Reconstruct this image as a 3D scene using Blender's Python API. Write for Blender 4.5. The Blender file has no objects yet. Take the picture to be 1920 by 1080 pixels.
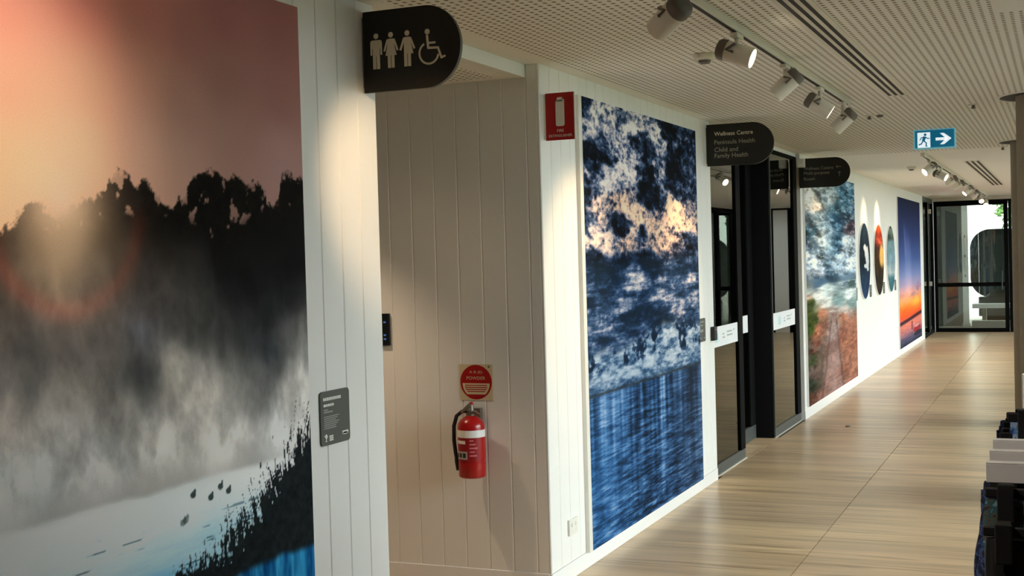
import bpy, bmesh, math, random
import numpy as np
from mathutils import Vector, Matrix

SC = bpy.context.scene
COL = SC.collection
random.seed(7)

# ---------------------------------------------------------------- camera
CAM_X, CAM_H = 2.282, 1.6
def make_camera():
    f, yaw, pit, rol = 2386.63, 0.409321, 0.021939, -0.027709      # focal length in pixels of a 1920 wide frame
    cy, sy, cp, sp = math.cos(yaw), math.sin(yaw), math.cos(pit), math.sin(pit)
    fw = Vector((-sy * cp, cy * cp, -sp)); rt = Vector((cy, sy, 0)); up = rt.cross(fw)
    r2 = math.cos(rol) * rt + math.sin(rol) * up
    u2 = -math.sin(rol) * rt + math.cos(rol) * up
    m = Matrix((r2, u2, -fw)).transposed().to_4x4()
    m.translation = (CAM_X, 0.0, CAM_H)
    cd = bpy.data.cameras.new('camera'); cd.sensor_width = 36.0; cd.lens = f / 1920 * 36.0
    cd.clip_start = 0.05; cd.clip_end = 300
    co = bpy.data.objects.new('camera', cd); COL.objects.link(co); co.matrix_world = m
    SC.camera = co
make_camera()

# ---------------------------------------------------------------- sky and exposure
SKY_STRENGTH = 10.5
w = bpy.data.worlds.new('overcast_sky'); SC.world = w; w.use_nodes = True
bg = w.node_tree.nodes['Background']
bg.inputs['Color'].default_value = (0.90, 0.95, 1.0, 1); bg.inputs['Strength'].default_value = SKY_STRENGTH
SC.view_settings.view_transform = 'Standard'; SC.view_settings.look = 'None'
SC.view_settings.exposure = 0.42; SC.view_settings.gamma = 1.0; SC.view_settings.use_curve_mapping = False
SC.cycles.max_bounces = 10; SC.cycles.diffuse_bounces = 6; SC.cycles.glossy_bounces = 5
SC.cycles.transparent_max_bounces = 16; SC.cycles.sample_clamp_indirect = 6.0
SC.cycles.caustics_reflective = False; SC.cycles.caustics_refractive = False

# place dimensions (metres): the left wall is the plane x = 0, the corridor runs along +y
ZC = 2.535          # ceiling
XR = 3.5            # window wall on the right
YB, YE = -5.0, 25.55  # back wall, end doors

# the big windows on the right let the sky in: one light portal for each bay
for i in range(6):
    ld = bpy.data.lights.new('window_portal', 'AREA'); ld.shape = 'RECTANGLE'; ld.size = 3.66; ld.size_y = 2.45
    ld.cycles.is_portal = True
    lo = bpy.data.objects.new('window_portal', ld); COL.objects.link(lo)
    lo.location = (XR + 0.12, 5.73 + 3.66 * i, 1.25); lo.rotation_euler = (math.radians(90), 0, math.radians(90))

# ---------------------------------------------------------------- helpers
ORG = {}
class MB:
    def __init__(s): s.v = []; s.f = []
    def _add(s, vs, fs):
        o = len(s.v); s.v += [tuple(p) for p in vs]; s.f += [tuple(i + o for i in f) for f in fs]; return s
    def box(s, x0, x1, y0, y1, z0, z1):
        vs = [(x, y, z) for z in (z0, z1) for y in (y0, y1) for x in (x0, x1)]
        return s._add(vs, [(0, 2, 3, 1), (4, 5, 7, 6), (0, 1, 5, 4), (2, 6, 7, 3), (0, 4, 6, 2), (1, 3, 7, 5)])
    def ring_stack(s, rings, caps=True):
        n = len(rings[0]); vs = [p for r in rings for p in r]; fs = []
        for j in range(len(rings) - 1):
            for i in range(n):
                k = (i + 1) % n
                fs.append((j * n + i, j * n + k, (j + 1) * n + k, (j + 1) * n + i))
        if caps:
            fs.append(tuple(range(n - 1, -1, -1))); fs.append(tuple((len(rings) - 1) * n + i for i in range(n)))
        return s._add(vs, fs)
    def cyl(s, p0, p1, r0, r1=None, n=20, caps=True):
        return s.profile(p0, p1, [(0, r0), (1, r0 if r1 is None else r1)], n, caps)
    def profile(s, p0, p1, prof, n=24, caps=True):      # lathe: prof = (fraction along axis, radius)
        p0, p1 = Vector(p0), Vector(p1); d = (p1 - p0); a = d.normalized()
        u = a.orthogonal().normalized(); w_ = a.cross(u)
        rings = [[p0 + d * t + (u * math.cos(2 * math.pi * i / n) + w_ * math.sin(2 * math.pi * i / n)) * r for i in range(n)] for t, r in prof]
        return s.ring_stack(rings, caps)
    def tube(s, pts, r, n=8, caps=True):
        pts = [Vector(p) for p in pts]; rings = []; u = None
        for i, p in enumerate(pts):
            t = (pts[min(i + 1, len(pts) - 1)] - pts[max(i - 1, 0)]).normalized()
            u = t.orthogonal().normalized() if u is None else (u - t * u.dot(t)).normalized()
            w_ = t.cross(u); rr = r[i] if isinstance(r, (list, tuple)) else r
            rings.append([p + (u * math.cos(2 * math.pi * k / n) + w_ * math.sin(2 * math.pi * k / n)) * rr for k in range(n)])
        return s.ring_stack(rings, caps)
    def prism(s, poly, fn, d0, d1):                      # poly: 2-D points; fn(a, b, depth) -> point
        n = len(poly); vs = [fn(a, b, d0) for a, b in poly] + [fn(a, b, d1) for a, b in poly]
        fs = [tuple(range(n - 1, -1, -1)), tuple(range(n, 2 * n))]
        fs += [(i, (i + 1) % n, n + (i + 1) % n, n + i) for i in range(n)]
        return s._add(vs, fs)
    def build(s, name, m, parent=None, smooth=False, bevel=0.0, seg=2):
        org = ORG.get(parent, Vector((0, 0, 0)))
        me = bpy.data.meshes.new(name)
        me.from_pydata([tuple(Vector(p) - org) for p in s.v], [], s.f)
        bm = bmesh.new(); bm.from_mesh(me)
        bmesh.ops.recalc_face_normals(bm, faces=bm.faces)
        if bevel:
            es = [e for e in bm.edges if len(e.link_faces) == 2 and e.calc_face_angle(0) > 0.6]
            bmesh.ops.bevel(bm, geom=es, offset=bevel, segments=seg, affect='EDGES', profile=0.6)
        bm.to_mesh(me); bm.free()
        me.materials.append(m)
        if smooth:
            me.polygons.foreach_set('use_smooth', [True] * len(me.polygons))
            try: me.set_sharp_from_angle(angle=math.radians(smooth if smooth is not True else 40))
            except Exception: pass
        o = bpy.data.objects.new(name, me); COL.objects.link(o)
        o.parent = parent; ORG[o] = org.copy()
        return o

def tag(o, label, cat, group=None):
    o['label'] = label; o['category'] = cat
    if group: o['group'] = group
    return o
def thing(name, label, cat, loc, group=None):
    o = bpy.data.objects.new(name, None); COL.objects.link(o); o.empty_display_size = 0.05
    o.location = loc; ORG[o] = Vector(loc)
    return tag(o, label, cat, group)
def struct_root(name, loc=(0, 0, 0)):
    o = bpy.data.objects.new(name, None); COL.objects.link(o); o.empty_display_size = 0.05
    o.location = loc; ORG[o] = Vector(loc); o['kind'] = 'structure'
    return o
def struct(o): o['kind'] = 'structure'; return o
def solo(o, label, cat, group=None): return tag(o, label, cat, group)

FY = lambda y0: (lambda a, b, d: (a, y0 - d, b))          # plate facing the camera end (-y): a = x, b = z, depth towards -y
FX = lambda x0: (lambda a, b, d: (x0 + d, a, b))          # plate on the left wall facing +x: a = y, b = z
def rrect(a0, a1, b0, b1, r, n=5):
    out = []
    for cx, cy, st in ((a1 - r, b1 - r, 0), (a0 + r, b1 - r, 90), (a0 + r, b0 + r, 180), (a1 - r, b0 + r, 270)):
        for i in range(n + 1):
            t = math.radians(st + 90 * i / n); out.append((cx + r * math.cos(t), cy + r * math.sin(t)))
    return out
def circ(cx, cy, r, n=32, a0=0, a1=360):
    full = abs(a1 - a0) >= 360; m = n if full else n + 1
    return [(cx + r * math.cos(math.radians(a0 + (a1 - a0) * i / n)), cy + r * math.sin(math.radians(a0 + (a1 - a0) * i / n))) for i in range(m)]
def stroke(pts, wd):                                        # thick flat polyline as a polygon
    L, R = [], []
    for i, p in enumerate(pts):
        q0 = Vector(pts[max(i - 1, 0)]); q1 = Vector(pts[min(i + 1, len(pts) - 1)])
        t = (q1 - q0).normalized(); nrm = Vector((-t.y, t.x)) * wd / 2
        L.append((p[0] + nrm.x, p[1] + nrm.y)); R.append((p[0] - nrm.x, p[1] - nrm.y))
    return L + R[::-1]

def text(name, body, width, pos, m, parent, facing='y', height=None, bold=0.0):
    cu = bpy.data.curves.new('lettering', 'FONT'); cu.body = body; cu.size = 1.0; cu.offset = bold; cu.resolution_u = 3
    ob = bpy.data.objects.new('lettering', cu); COL.objects.link(ob)
    bpy.context.view_layer.update()
    me = bpy.data.meshes.new_from_object(ob.evaluated_get(bpy.context.evaluated_depsgraph_get()))
    COL.objects.unlink(ob); bpy.data.objects.remove(ob); bpy.data.curves.remove(cu)
    co = np.empty(len(me.vertices) * 3, np.float32); me.vertices.foreach_get('co', co); co = co.reshape(-1, 3)
    lo, hi = co.min(0), co.max(0); k = width / max(hi[0] - lo[0], 1e-6); kz = k if height is None else height / max(hi[1] - lo[1], 1e-6)
    a = (co[:, 0] - lo[0]) * k; b = (co[:, 1] - lo[1]) * kz
    org = np.array(ORG.get(parent, Vector((0, 0, 0))))
    out = np.empty_like(co)
    if facing == 'y': out[:, 0] = pos[0] + a; out[:, 1] = pos[1]; out[:, 2] = pos[2] + b
    else: out[:, 0] = pos[0]; out[:, 1] = pos[1] + a; out[:, 2] = pos[2] + b
    out -= org
    me.vertices.foreach_set('co', out.astype(np.float32).ravel()); me.update()
    me.materials.clear(); me.materials.append(m); me.name = name
    o = bpy.data.objects.new(name, me); COL.objects.link(o); o.parent = parent; ORG[o] = Vector(org)
    return o

# ---------------------------------------------------------------- materials
def lin(c):
    return tuple((v / 255 / 12.92) if v / 255 <= 0.04045 else ((v / 255 + 0.055) / 1.055) ** 2.4 for v in c)
def pbr(name, col, rough=0.5, metal=0.0, spec=0.5, noise=0.0, scale=40.0, bump=0.0, emit=None, emit_s=0.0, coat=0.0):
    m = bpy.data.materials.new(name); m.use_nodes = True; nt = m.node_tree; b = nt.nodes['Principled BSDF']
    b.inputs['Base Color'].default_value = (*col, 1); b.inputs['Roughness'].default_value = rough
    b.inputs['Metallic'].default_value = metal; b.inputs['Specular IOR Level'].default_value = spec
    b.inputs['Coat Weight'].default_value = coat
    if emit: b.inputs['Emission Color'].default_value = (*emit, 1); b.inputs['Emission Strength'].default_value = emit_s
    if noise or bump:
        tc = nt.nodes.new('ShaderNodeNewGeometry'); nz = nt.nodes.new('ShaderNodeTexNoise'); nz.inputs['Scale'].default_value = scale; nz.inputs['Detail'].default_value = 4
        nt.links.new(tc.outputs['Position'], nz.inputs['Vector'])
        if noise:
            mx = nt.nodes.new('ShaderNodeMix'); mx.data_type = 'RGBA'
            mx.inputs['A'].default_value = (*[c * (1 - noise) for c in col], 1); mx.inputs['B'].default_value = (*[min(1, c * (1 + noise)) for c in col], 1)
            nt.links.new(nz.outputs['Fac'], mx.inputs['Factor']); nt.links.new(mx.outputs['Result'], b.inputs['Base Color'])
        if bump:
            bp = nt.nodes.new('ShaderNodeBump'); bp.inputs['Strength'].default_value = bump; bp.inputs['Distance'].default_value = 0.002
            nt.links.new(nz.outputs['Fac'], bp.inputs['Height']); nt.links.new(bp.outputs['Normal'], b.inputs['Normal'])
    return m
def glass(name, tint, gain=1.3, rough=0.0):
    m = bpy.data.materials.new(name); m.use_nodes = True; nt = m.node_tree; nt.nodes.clear()
    out = nt.nodes.new('ShaderNodeOutputMaterial'); mix = nt.nodes.new('ShaderNodeMixShader')
    tr = nt.nodes.new('ShaderNodeBsdfTransparent'); tr.inputs['Color'].default_value = (*tint, 1)
    gl = nt.nodes.new('ShaderNodeBsdfGlossy'); gl.inputs['Roughness'].default_value = rough; gl.inputs['Color'].default_value = (0.9, 0.93, 0.9, 1)
    fr = nt.nodes.new('ShaderNodeFresnel'); fr.inputs['IOR'].default_value = 1.45
    mu = nt.nodes.new('ShaderNodeMath'); mu.operation = 'MULTIPLY'; mu.inputs[1].default_value = gain; mu.use_clamp = True
    nt.links.new(fr.outputs[0], mu.inputs[0]); nt.links.new(mu.outputs[0], mix.inputs[0])
    nt.links.new(tr.outputs[0], mix.inputs[1]); nt.links.new(gl.outputs[0], mix.inputs[2]); nt.links.new(mix.outputs[0], out.inputs[0])
    return m
def painted(name, rough=0.8, spec=0.06):                  # printed surface: ink colours held in the face's colour attribute
    m = bpy.data.materials.new(name); m.use_nodes = True; nt = m.node_tree; b = nt.nodes['Principled BSDF']
    at = nt.nodes.new('ShaderNodeVertexColor'); at.layer_name = 'ink'
    nz = nt.nodes.new('ShaderNodeTexNoise'); nz.inputs['Scale'].default_value = 260; nz.inputs['Detail'].default_value = 3
    ge = nt.nodes.new('ShaderNodeNewGeometry'); nt.links.new(ge.outputs['Position'], nz.inputs['Vector'])
    mr = nt.nodes.new('ShaderNodeMapRange'); mr.inputs['To Min'].default_value = 0.86; mr.inputs['To Max'].default_value = 1.14
    vm = nt.nodes.new('ShaderNodeVectorMath'); vm.operation = 'SCALE'
    nt.links.new(nz.outputs['Fac'], mr.inputs['Value']); nt.links.new(at.outputs['Color'], vm.inputs[0]); nt.links.new(mr.outputs['Result'], vm.inputs['Scale'])
    nt.links.new(vm.outputs[0], b.inputs['Base Color'])
    b.inputs['Roughness'].default_value = rough; b.inputs['Specular IOR Level'].default_value = spec
    return m

def mat_ceiling():
    m = bpy.data.materials.new('perforated_ceiling'); m.use_nodes = True; nt = m.node_tree; b = nt.nodes['Principled BSDF']
    ge = nt.nodes.new('ShaderNodeNewGeometry'); sx = nt.nodes.new('ShaderNodeSeparateXYZ'); nt.links.new(ge.outputs['Position'], sx.inputs[0])
    def mth(op, a, bb=None, c=None):
        n = nt.nodes.new('ShaderNodeMath'); n.operation = op
        for i, v in enumerate((a, bb, c)):
            if v is None: continue
            if isinstance(v, (int, float)): n.inputs[i].default_value = v
            else: nt.links.new(v, n.inputs[i])
        return n.outputs[0]
    px, py = 0.036, 0.046
    fx = mth('MULTIPLY', mth('SUBTRACT', mth('FRACT', mth('MULTIPLY', sx.outputs[0], 1 / px)), 0.5), px)
    fy = mth('MULTIPLY', mth('SUBTRACT', mth('FRACT', mth('MULTIPLY', sx.outputs[1], 1 / py)), 0.5), py)
    ay = mth('MAXIMUM', mth('SUBTRACT', mth('ABSOLUTE', fy), 0.004), 0.0)
    d = mth('SQRT', mth('ADD', mth('MULTIPLY', fx, fx), mth('MULTIPLY', ay, ay)))
    hole = nt.nodes.new('ShaderNodeMapRange'); hole.interpolation_type = 'SMOOTHSTEP'
    hole.inputs['From Min'].default_value = 0.0066; hole.inputs['From Max'].default_value = 0.0092
    hole.inputs['To Min'].default_value = 1.0; hole.inputs['To Max'].default_value = 0.0
    nt.links.new(d, hole.inputs['Value'])
    mx = nt.nodes.new('ShaderNodeMix'); mx.data_type = 'RGBA'
    mx.inputs['A'].default_value = (*CEIL_COL, 1); mx.inputs['B'].default_value = (0.30, 0.25, 0.19, 1)
    nt.links.new(hole.outputs['Result'], mx.inputs['Factor']); nt.links.new(mx.outputs['Result'], b.inputs['Base Color'])
    b.inputs['Roughness'].default_value = 0.85; b.inputs['Specular IOR Level'].default_value = 0.15
    return m
def mat_floor():
    m = bpy.data.materials.new('vein_cut_floor_tile'); m.use_nodes = True; nt = m.node_tree; b = nt.nodes['Principled BSDF']
    ge = nt.nodes.new('ShaderNodeNewGeometry'); oi = nt.nodes.new('ShaderNodeObjectInfo')
    def streak(sc, scale, det, dist):
        mp = nt.nodes.new('ShaderNodeVectorMath'); mp.operation = 'MULTIPLY'; mp.inputs[1].default_value = sc
        nt.links.new(ge.outputs['Position'], mp.inputs[0])
        ad = nt.nodes.new('ShaderNodeVectorMath'); ad.operation = 'ADD'
        nt.links.new(mp.outputs[0], ad.inputs[0]); nt.links.new(oi.outputs['Random'], ad.inputs[1])
        n = nt.nodes.new('ShaderNodeTexNoise'); n.inputs['Scale'].default_value = scale; n.inputs['Detail'].default_value = det; n.inputs['Distortion'].default_value = dist
        nt.links.new(ad.outputs[0], n.inputs['Vector']); return n.outputs['Fac']
    big, fine = streak((0.75, 8.0, 1), 1.0, 4, 0.25), streak((1.3, 26.0, 1), 1.0, 5, 0.3)
    r1 = nt.nodes.new('ShaderNodeValToRGB'); r1.color_ramp.elements[0].position = 0.32; r1.color_ramp.elements[1].position = 0.66
    r1.color_ramp.elements[0].color = (*FLOOR_DARK, 1); r1.color_ramp.elements[1].color = (*FLOOR_LIGHT, 1)
    nt.links.new(big, r1.inputs[0])
    r2 = nt.nodes.new('ShaderNodeValToRGB'); r2.color_ramp.elements[0].position = 0.30; r2.color_ramp.elements[1].position = 0.45
    r2.color_ramp.elements[0].color = (0.56, 0.50, 0.43, 1); r2.color_ramp.elements[1].color = (1, 1, 1, 1)
    nt.links.new(fine, r2.inputs[0])
    mu = nt.nodes.new('ShaderNodeMix'); mu.data_type = 'RGBA'; mu.blend_type = 'MULTIPLY'; mu.inputs['Factor'].default_value = 1.0
    nt.links.new(r1.outputs[0], mu.inputs['A']); nt.links.new(r2.outputs[0], mu.inputs['B'])
    m2 = nt.nodes.new('ShaderNodeMix'); m2.data_type = 'RGBA'; m2.blend_type = 'MULTIPLY'; m2.inputs['Factor'].default_value = 1.0
    nt.links.new(mu.outputs['Result'], m2.inputs['A']); nt.links.new(oi.outputs['Color'], m2.inputs['B'])
    nt.links.new(m2.outputs['Result'], b.inputs['Base Color'])
    b.inputs['Roughness'].default_value = 0.30; b.inputs['Specular IOR Level'].default_value = 0.35
    return m

CEIL_COL = (0.90, 0.885, 0.85)
FLOOR_LIGHT, FLOOR_DARK = (0.71, 0.50, 0.295), (0.47, 0.32, 0.185)
M = {}
M['wall'] = pbr('white_wall_paint', (0.84, 0.835, 0.81), 0.55, spec=0.3, bump=0.03, scale=300)
M['trim'] = pbr('white_trim_paint', (0.86, 0.86, 0.85), 0.4, spec=0.35)
M['ceil'] = mat_ceiling()
M['ceilplain'] = pbr('plain_ceiling_paint', CEIL_COL, 0.85, spec=0.15, bump=0.02, scale=200)
M['floor'] = mat_floor()
M['grout'] = pbr('floor_joint', (0.13, 0.10, 0.075), 0.9)
M['black'] = pbr('black_frame_metal', (0.006, 0.0065, 0.0065), 0.7, spec=0.05)
M['greymetal'] = pbr('grey_frame_metal', (0.075, 0.082, 0.08), 0.4, spec=0.5)
M['sign'] = pbr('charcoal_sign', (0.017, 0.0155, 0.012), 0.45, spec=0.3)
M['signedge'] = pbr('charcoal_sign_edge', (0.10, 0.092, 0.08), 0.5)
M['cream'] = pbr('cream_lettering', (0.72, 0.63, 0.47), 0.5)
M['dimtext'] = pbr('grey_lettering', (0.33, 0.30, 0.24), 0.5)
M['white'] = pbr('white_plastic', (0.80, 0.78, 0.72), 0.4)
M['whiteprint'] = pbr('white_print', (0.85, 0.85, 0.84), 0.5)
M['red'] = pbr('signal_red', lin((168, 12, 18)), 0.4)
M['extred'] = pbr('gloss_red_enamel', lin((170, 9, 17)), 0.28, coat=0.2)
M['rubber'] = pbr('black_rubber', (0.012, 0.012, 0.012), 0.55)
M['steel'] = pbr('dull_steel', (0.28, 0.25, 0.21), 0.4, metal=0.7)
M['sticker'] = pbr('cream_backing_plate', (0.66, 0.56, 0.36), 0.6)
M['plaque'] = pbr('dark_grey_plaque', (0.075, 0.08, 0.07), 0.5)
M['plaquetext'] = pbr('pale_plaque_print', (0.75, 0.76, 0.72), 0.5)
M['plaquegrey'] = pbr('grey_plaque_print', (0.28, 0.29, 0.27), 0.5)
M['fixture'] = pbr('off_white_lamp_enamel', (0.74, 0.70, 0.62), 0.4)
M['bracket'] = pbr('dark_lamp_bracket', (0.15, 0.13, 0.11), 0.5)
M['lens'] = pbr('lit_lamp_lens', (0.9, 0.85, 0.7), 0.3, emit=(1.0, 0.88, 0.66), emit_s=9.0)
M['slot'] = pbr('black_air_slot', (0.006, 0.006, 0.005), 0.7)
M['glass'] = glass('tinted_door_glass', (0.42, 0.43, 0.37), 1.35)
M['clear'] = glass('clear_window_glass', (0.90, 0.93, 0.91), 1.3)
M['endglass'] = glass('grey_tinted_end_glass', (0.58, 0.62, 0.56), 1.6)
M['bounce_dark'] = pbr('dark_bounce_damping', (0.16, 0.14, 0.12), 0.7)  # for unseen walls, made dark to cut light bounced into the alcove
M['darkwall'] = pbr('added_dark_backing', (0.10, 0.105, 0.095), 0.9)
M['column'] = pbr('brown_grey_concrete', (0.33, 0.275, 0.205), 0.7, noise=0.12, scale=14, bump=0.1)
M['teal'] = pbr('exit_sign_teal', lin((0, 104, 140)), 0.35, emit=lin((0, 104, 140)), emit_s=0.35)
M['exitwhite'] = pbr('exit_sign_white', (0.8, 0.85, 0.88), 0.35, emit=(0.8, 0.92, 1.0), emit_s=0.55)
M['exitrim'] = pbr('exit_sign_acrylic_edge', lin((120, 190, 205)), 0.3, emit=lin((120, 190, 205)), emit_s=0.25)
M['screen'] = pbr('dark_screen', (0.008, 0.010, 0.014), 0.15, spec=0.6)
M['screenblue'] = pbr('blue_screen_mark', (0.05, 0.10, 0.22), 0.3, emit=(0.1, 0.25, 0.6), emit_s=0.3)
M['paper'] = pbr('white_paper', (0.83, 0.84, 0.86), 0.7)
M['mint'] = pbr('mint_logo_print', (0.55, 0.78, 0.78), 0.6)
M['greyprint'] = pbr('grey_print', (0.42, 0.44, 0.46), 0.6)
M['blackcloth'] = pbr('black_nylon_cloth', (0.020, 0.020, 0.019), 0.42, spec=0.45, bump=0.25, scale=60)
M['print'] = painted('mural_print')
M['room'] = pbr('dim_room_paint', (0.42, 0.40, 0.36), 0.8)
M['carpet'] = pbr('grey_brown_carpet', (0.16, 0.14, 0.12), 0.95, noise=0.15, scale=120)
M['paving'] = pbr('pale_paving', (0.42, 0.40, 0.37), 0.8, noise=0.1, scale=6)
M['lawn'] = pbr('light_damping_lawn', (0.045, 0.06, 0.028), 0.9, noise=0.3, scale=8)
M['core'] = pbr('added_hedge_core', (0.03, 0.04, 0.02), 0.9)
M['leaf'] = pbr('green_leaves', (0.16, 0.30, 0.09), 0.6, noise=0.35, scale=5)
M['bark'] = pbr('tree_bark', (0.10, 0.075, 0.05), 0.9, noise=0.2, scale=20)
M['pod'] = pbr('dark_green_felt', (0.030, 0.040, 0.036), 0.8, noise=0.25, scale=9)
# ================================================================ THE SETTING
# ---- floor: slab, then one object for each vein-cut tile
floor = struct(MB().box(-2.25, XR, YB, YE + 0.02, -0.08, -0.010).build('floor', M['grout']))
TILE_W, TILE_L = 1.0155, 0.75
tile_meshes = {}
def tile(x0, x1, y0, y1, shade):
    key = (round(x1 - x0, 3), round(y1 - y0, 3))
    if key not in tile_meshes:
        g = 0.0028
        o = MB().box(g, key[0] - g, 0.0006, key[1] - 0.0006, -0.010, 0.0).build('floor_tile', M['floor'])
        tile_meshes[key] = o.data; bpy.data.objects.remove(o)
    o = bpy.data.objects.new('floor_tile', tile_meshes[key]); COL.objects.link(o)
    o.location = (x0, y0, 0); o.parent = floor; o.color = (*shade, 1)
rt = random.Random(11)
xs = [-0.0, 1.0155, 2.031, 3.0465, XR]
for c in range(4):
    y = YB - (0.35 if c % 2 == 0 else 0.0)
    y0s = []
    while y < YE:
        y0s.append(y); y += TILE_L
    for y0 in y0s:
        a, b = max(y0, YB), min(y0 + TILE_L, YE)
        if b - a < 0.05: continue
        k = rt.uniform(0.93, 1.05); s = [k, k * rt.uniform(0.985, 1.01), k * rt.uniform(0.96, 1.02)]
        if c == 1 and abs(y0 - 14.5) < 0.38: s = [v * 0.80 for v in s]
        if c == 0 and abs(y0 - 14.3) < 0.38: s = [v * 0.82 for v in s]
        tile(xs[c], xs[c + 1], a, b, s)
for i in range(2):                                           # tiles running into the alcove and the door recess
    for j in range(2):
        tile(-1.0155 * (i + 1), -1.0155 * i, 4.07 + 0.79 * j, 4.07 + 0.79 * (j + 1), (0.97, 0.97, 0.96))
tile(-0.20, 0.0, 9.0, 10.0, (1, 1, 1)); tile(-0.20, 0.0, 10.0, 11.0, (0.97, 0.97, 0.96))

# ---- left wall with vertical V-jointed boards
def board_run(parent, name, axis, a0, a1, wdt, face, z0, z1, back=0.012):
    """boards side by side along one axis; face = coordinate of the visible face; each board its own object"""
    n = max(1, round((a1 - a0) / wdt)); wd = (a1 - a0) / n; c = 0.0045; me = None
    for i in range(n):
        p = a0 + i * wd
        if me is None:
            poly = [(0, -back), (0, -c), (c, 0), (wd - c, 0), (wd, -c), (wd, -back)]
            if axis == 'y': fn = lambda a, b, d: (b, a, d)
            else: fn = lambda a, b, d: (a, -b, d)
            o = MB().prism(poly, fn, z0, z1).build(name, M['wall'], None); me = o.data
        else:
            o = bpy.data.objects.new(name, me); COL.objects.link(o)
        o.location = (face, p, 0) if axis == 'y' else (p, face, 0)
        o.parent = parent
Y1, Y2, Y3, Y4, Y5 = 4.066, 5.65, 8.84, 12.19, 23.63
ZB = ZC - 0.001
wl = struct(MB().box(-0.15, -0.012, YB, Y1, 0, ZB).box(-0.012, 0.0, YB, 0.744, 0, ZB).build('wall_left', M['wall']))
board_run(wl, 'wall_board', 'y', 0.744, Y1, 0.1329, 0.0, 0.085, ZB)
wm = struct(MB().box(-0.07, -0.012, Y2 + 0.012, Y3, 0, ZB).build('wall_left', M['wall']))
board_run(wm, 'wall_board', 'y', Y2, Y3, 0.1329, 0.0, 0.085, ZB)
wf = struct(MB().box(-0.15, 0.0, Y4, Y5, 0, ZB).build('wall_left', M['wall']))
# alcove: the boarded wall with the extinguisher, its end, near side and ceiling
wa = struct(MB().box(-2.2, -0.07, Y2 + 0.012, 5.78, 0, ZB).build('wall_alcove', M['wall']))
board_run(wa, 'wall_board', 'x', -0.0705 - 0.1265 * 16, -0.0705, 0.1265, Y2, 0.085, ZB)
board_run(wa, 'corner_board', 'x', -0.0705, -0.012, 0.0585, Y2, 0.085, ZB)
struct(MB().box(-2.3, -2.2, 3.95, 5.78, 0, ZB).build('wall_alcove_end', M['bounce_dark']))
struct(MB().box(-2.2, -0.15, 3.966, Y1, 0, ZB).build('wall_alcove_near', M['bounce_dark']))  # hidden alcove sides, darkened to keep bounced light down
# lintel over the alcove mouth
lint = struct(MB().box(-0.13, -0.07, Y1 + 0.001, Y2 - 0.001, 2.473, ZB).build('trim_1', M['wall']))
# skirting boards
struct(MB().box(-0.011, 0.004, YB, Y1, 0, 0.082).build('baseboard_left', M['trim'], bevel=0.002, seg=1))
struct(MB().box(-0.0115, 0.004, Y2 - 0.003, Y3, 0, 0.082).build('baseboard_left', M['trim'], bevel=0.002, seg=1))
struct(MB().box(0.0, 0.004, Y4, Y5, 0, 0.082).build('baseboard_left', M['trim'], bevel=0.002, seg=1))
struct(MB().box(-2.2, -0.012, Y2 - 0.004, Y2 + 0.011, 0, 0.085).build('baseboard_alcove', M['trim'], bevel=0.002, seg=1))

# ---- ceiling: plain margin, perforated field, plain far end, alcove
struct(MB().box(0.06, XR, YB, 12.85, ZC, ZC + 0.06).build('ceiling', M['ceil']))
struct(MB().box(-0.16, 0.06, YB, 12.85, ZC, ZC + 0.06).build('ceiling', M['ceilplain']))
struct(MB().box(-0.16, XR, 12.85, YE + 0.1, ZC, ZC + 0.06).build('ceiling', M['ceilplain']))
struct(MB().box(-2.2, -0.131, Y1, Y2 - 0.001, 2.473, 2.53).build('ceiling_alcove', M['ceilplain']))
struct(MB().box(-2.0, -0.20, Y1 + 0.1, Y2 - 0.10, 2.4715, 2.4729).build('ceiling_alcove', M['ceil']))
struct(MB().box(2.06, 2.75, 4.9, 5.46, ZC - 0.003, ZC - 0.0002).build('ceiling_hatch', M['ceilplain']))

# ---- window wall on the right and the back wall
struct(MB().box(-0.15, XR, YB - 0.12, YB, 0, ZB).build('wall_back', M['bounce_dark']))
struct(MB().box(XR, XR + 0.12, YB, YE + 0.1, 2.47, ZC + 0.06).build('wall_right', M['wall']))
wn = 0
WY0 = 3.9                                                   # windows start here; unseen solid wall before that, added to dim the alcove
for i in range(9):
    y0 = WY0 + 3.66 * i
    if y0 > YE - 0.5: break
    y1 = min(y0 + 3.66, YE + 0.08); wn += 1
    r = struct_root('window_%d' % wn, (XR + 0.06, y0, 0))
    MB().box(XR + 0.03, XR + 0.10, y0, y1, 0.0, 0.09).build('bottom_rail', M['black'], r)
    MB().box(XR + 0.03, XR + 0.10, y0, y1, 2.40, 2.47).build('top_rail', M['black'], r)
    n = 3
    for k in range(n + 1):
        ym = y0 + (y1 - y0) * k / n
        if k < n: MB().box(XR + 0.02, XR + 0.11, ym, ym + 0.06, 0.09, 2.40).build('mullion', M['black'], r)
        if k < n: MB().box(XR + 0.06, XR + 0.068, ym + 0.06, y0 + (y1 - y0) * (k + 1) / n, 0.09, 2.40).build('pane', M['clear'], r)
struct(MB().box(XR, XR + 0.12, YB, WY0, 0, 2.47).build('wall_right', M['bounce_dark']))

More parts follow.
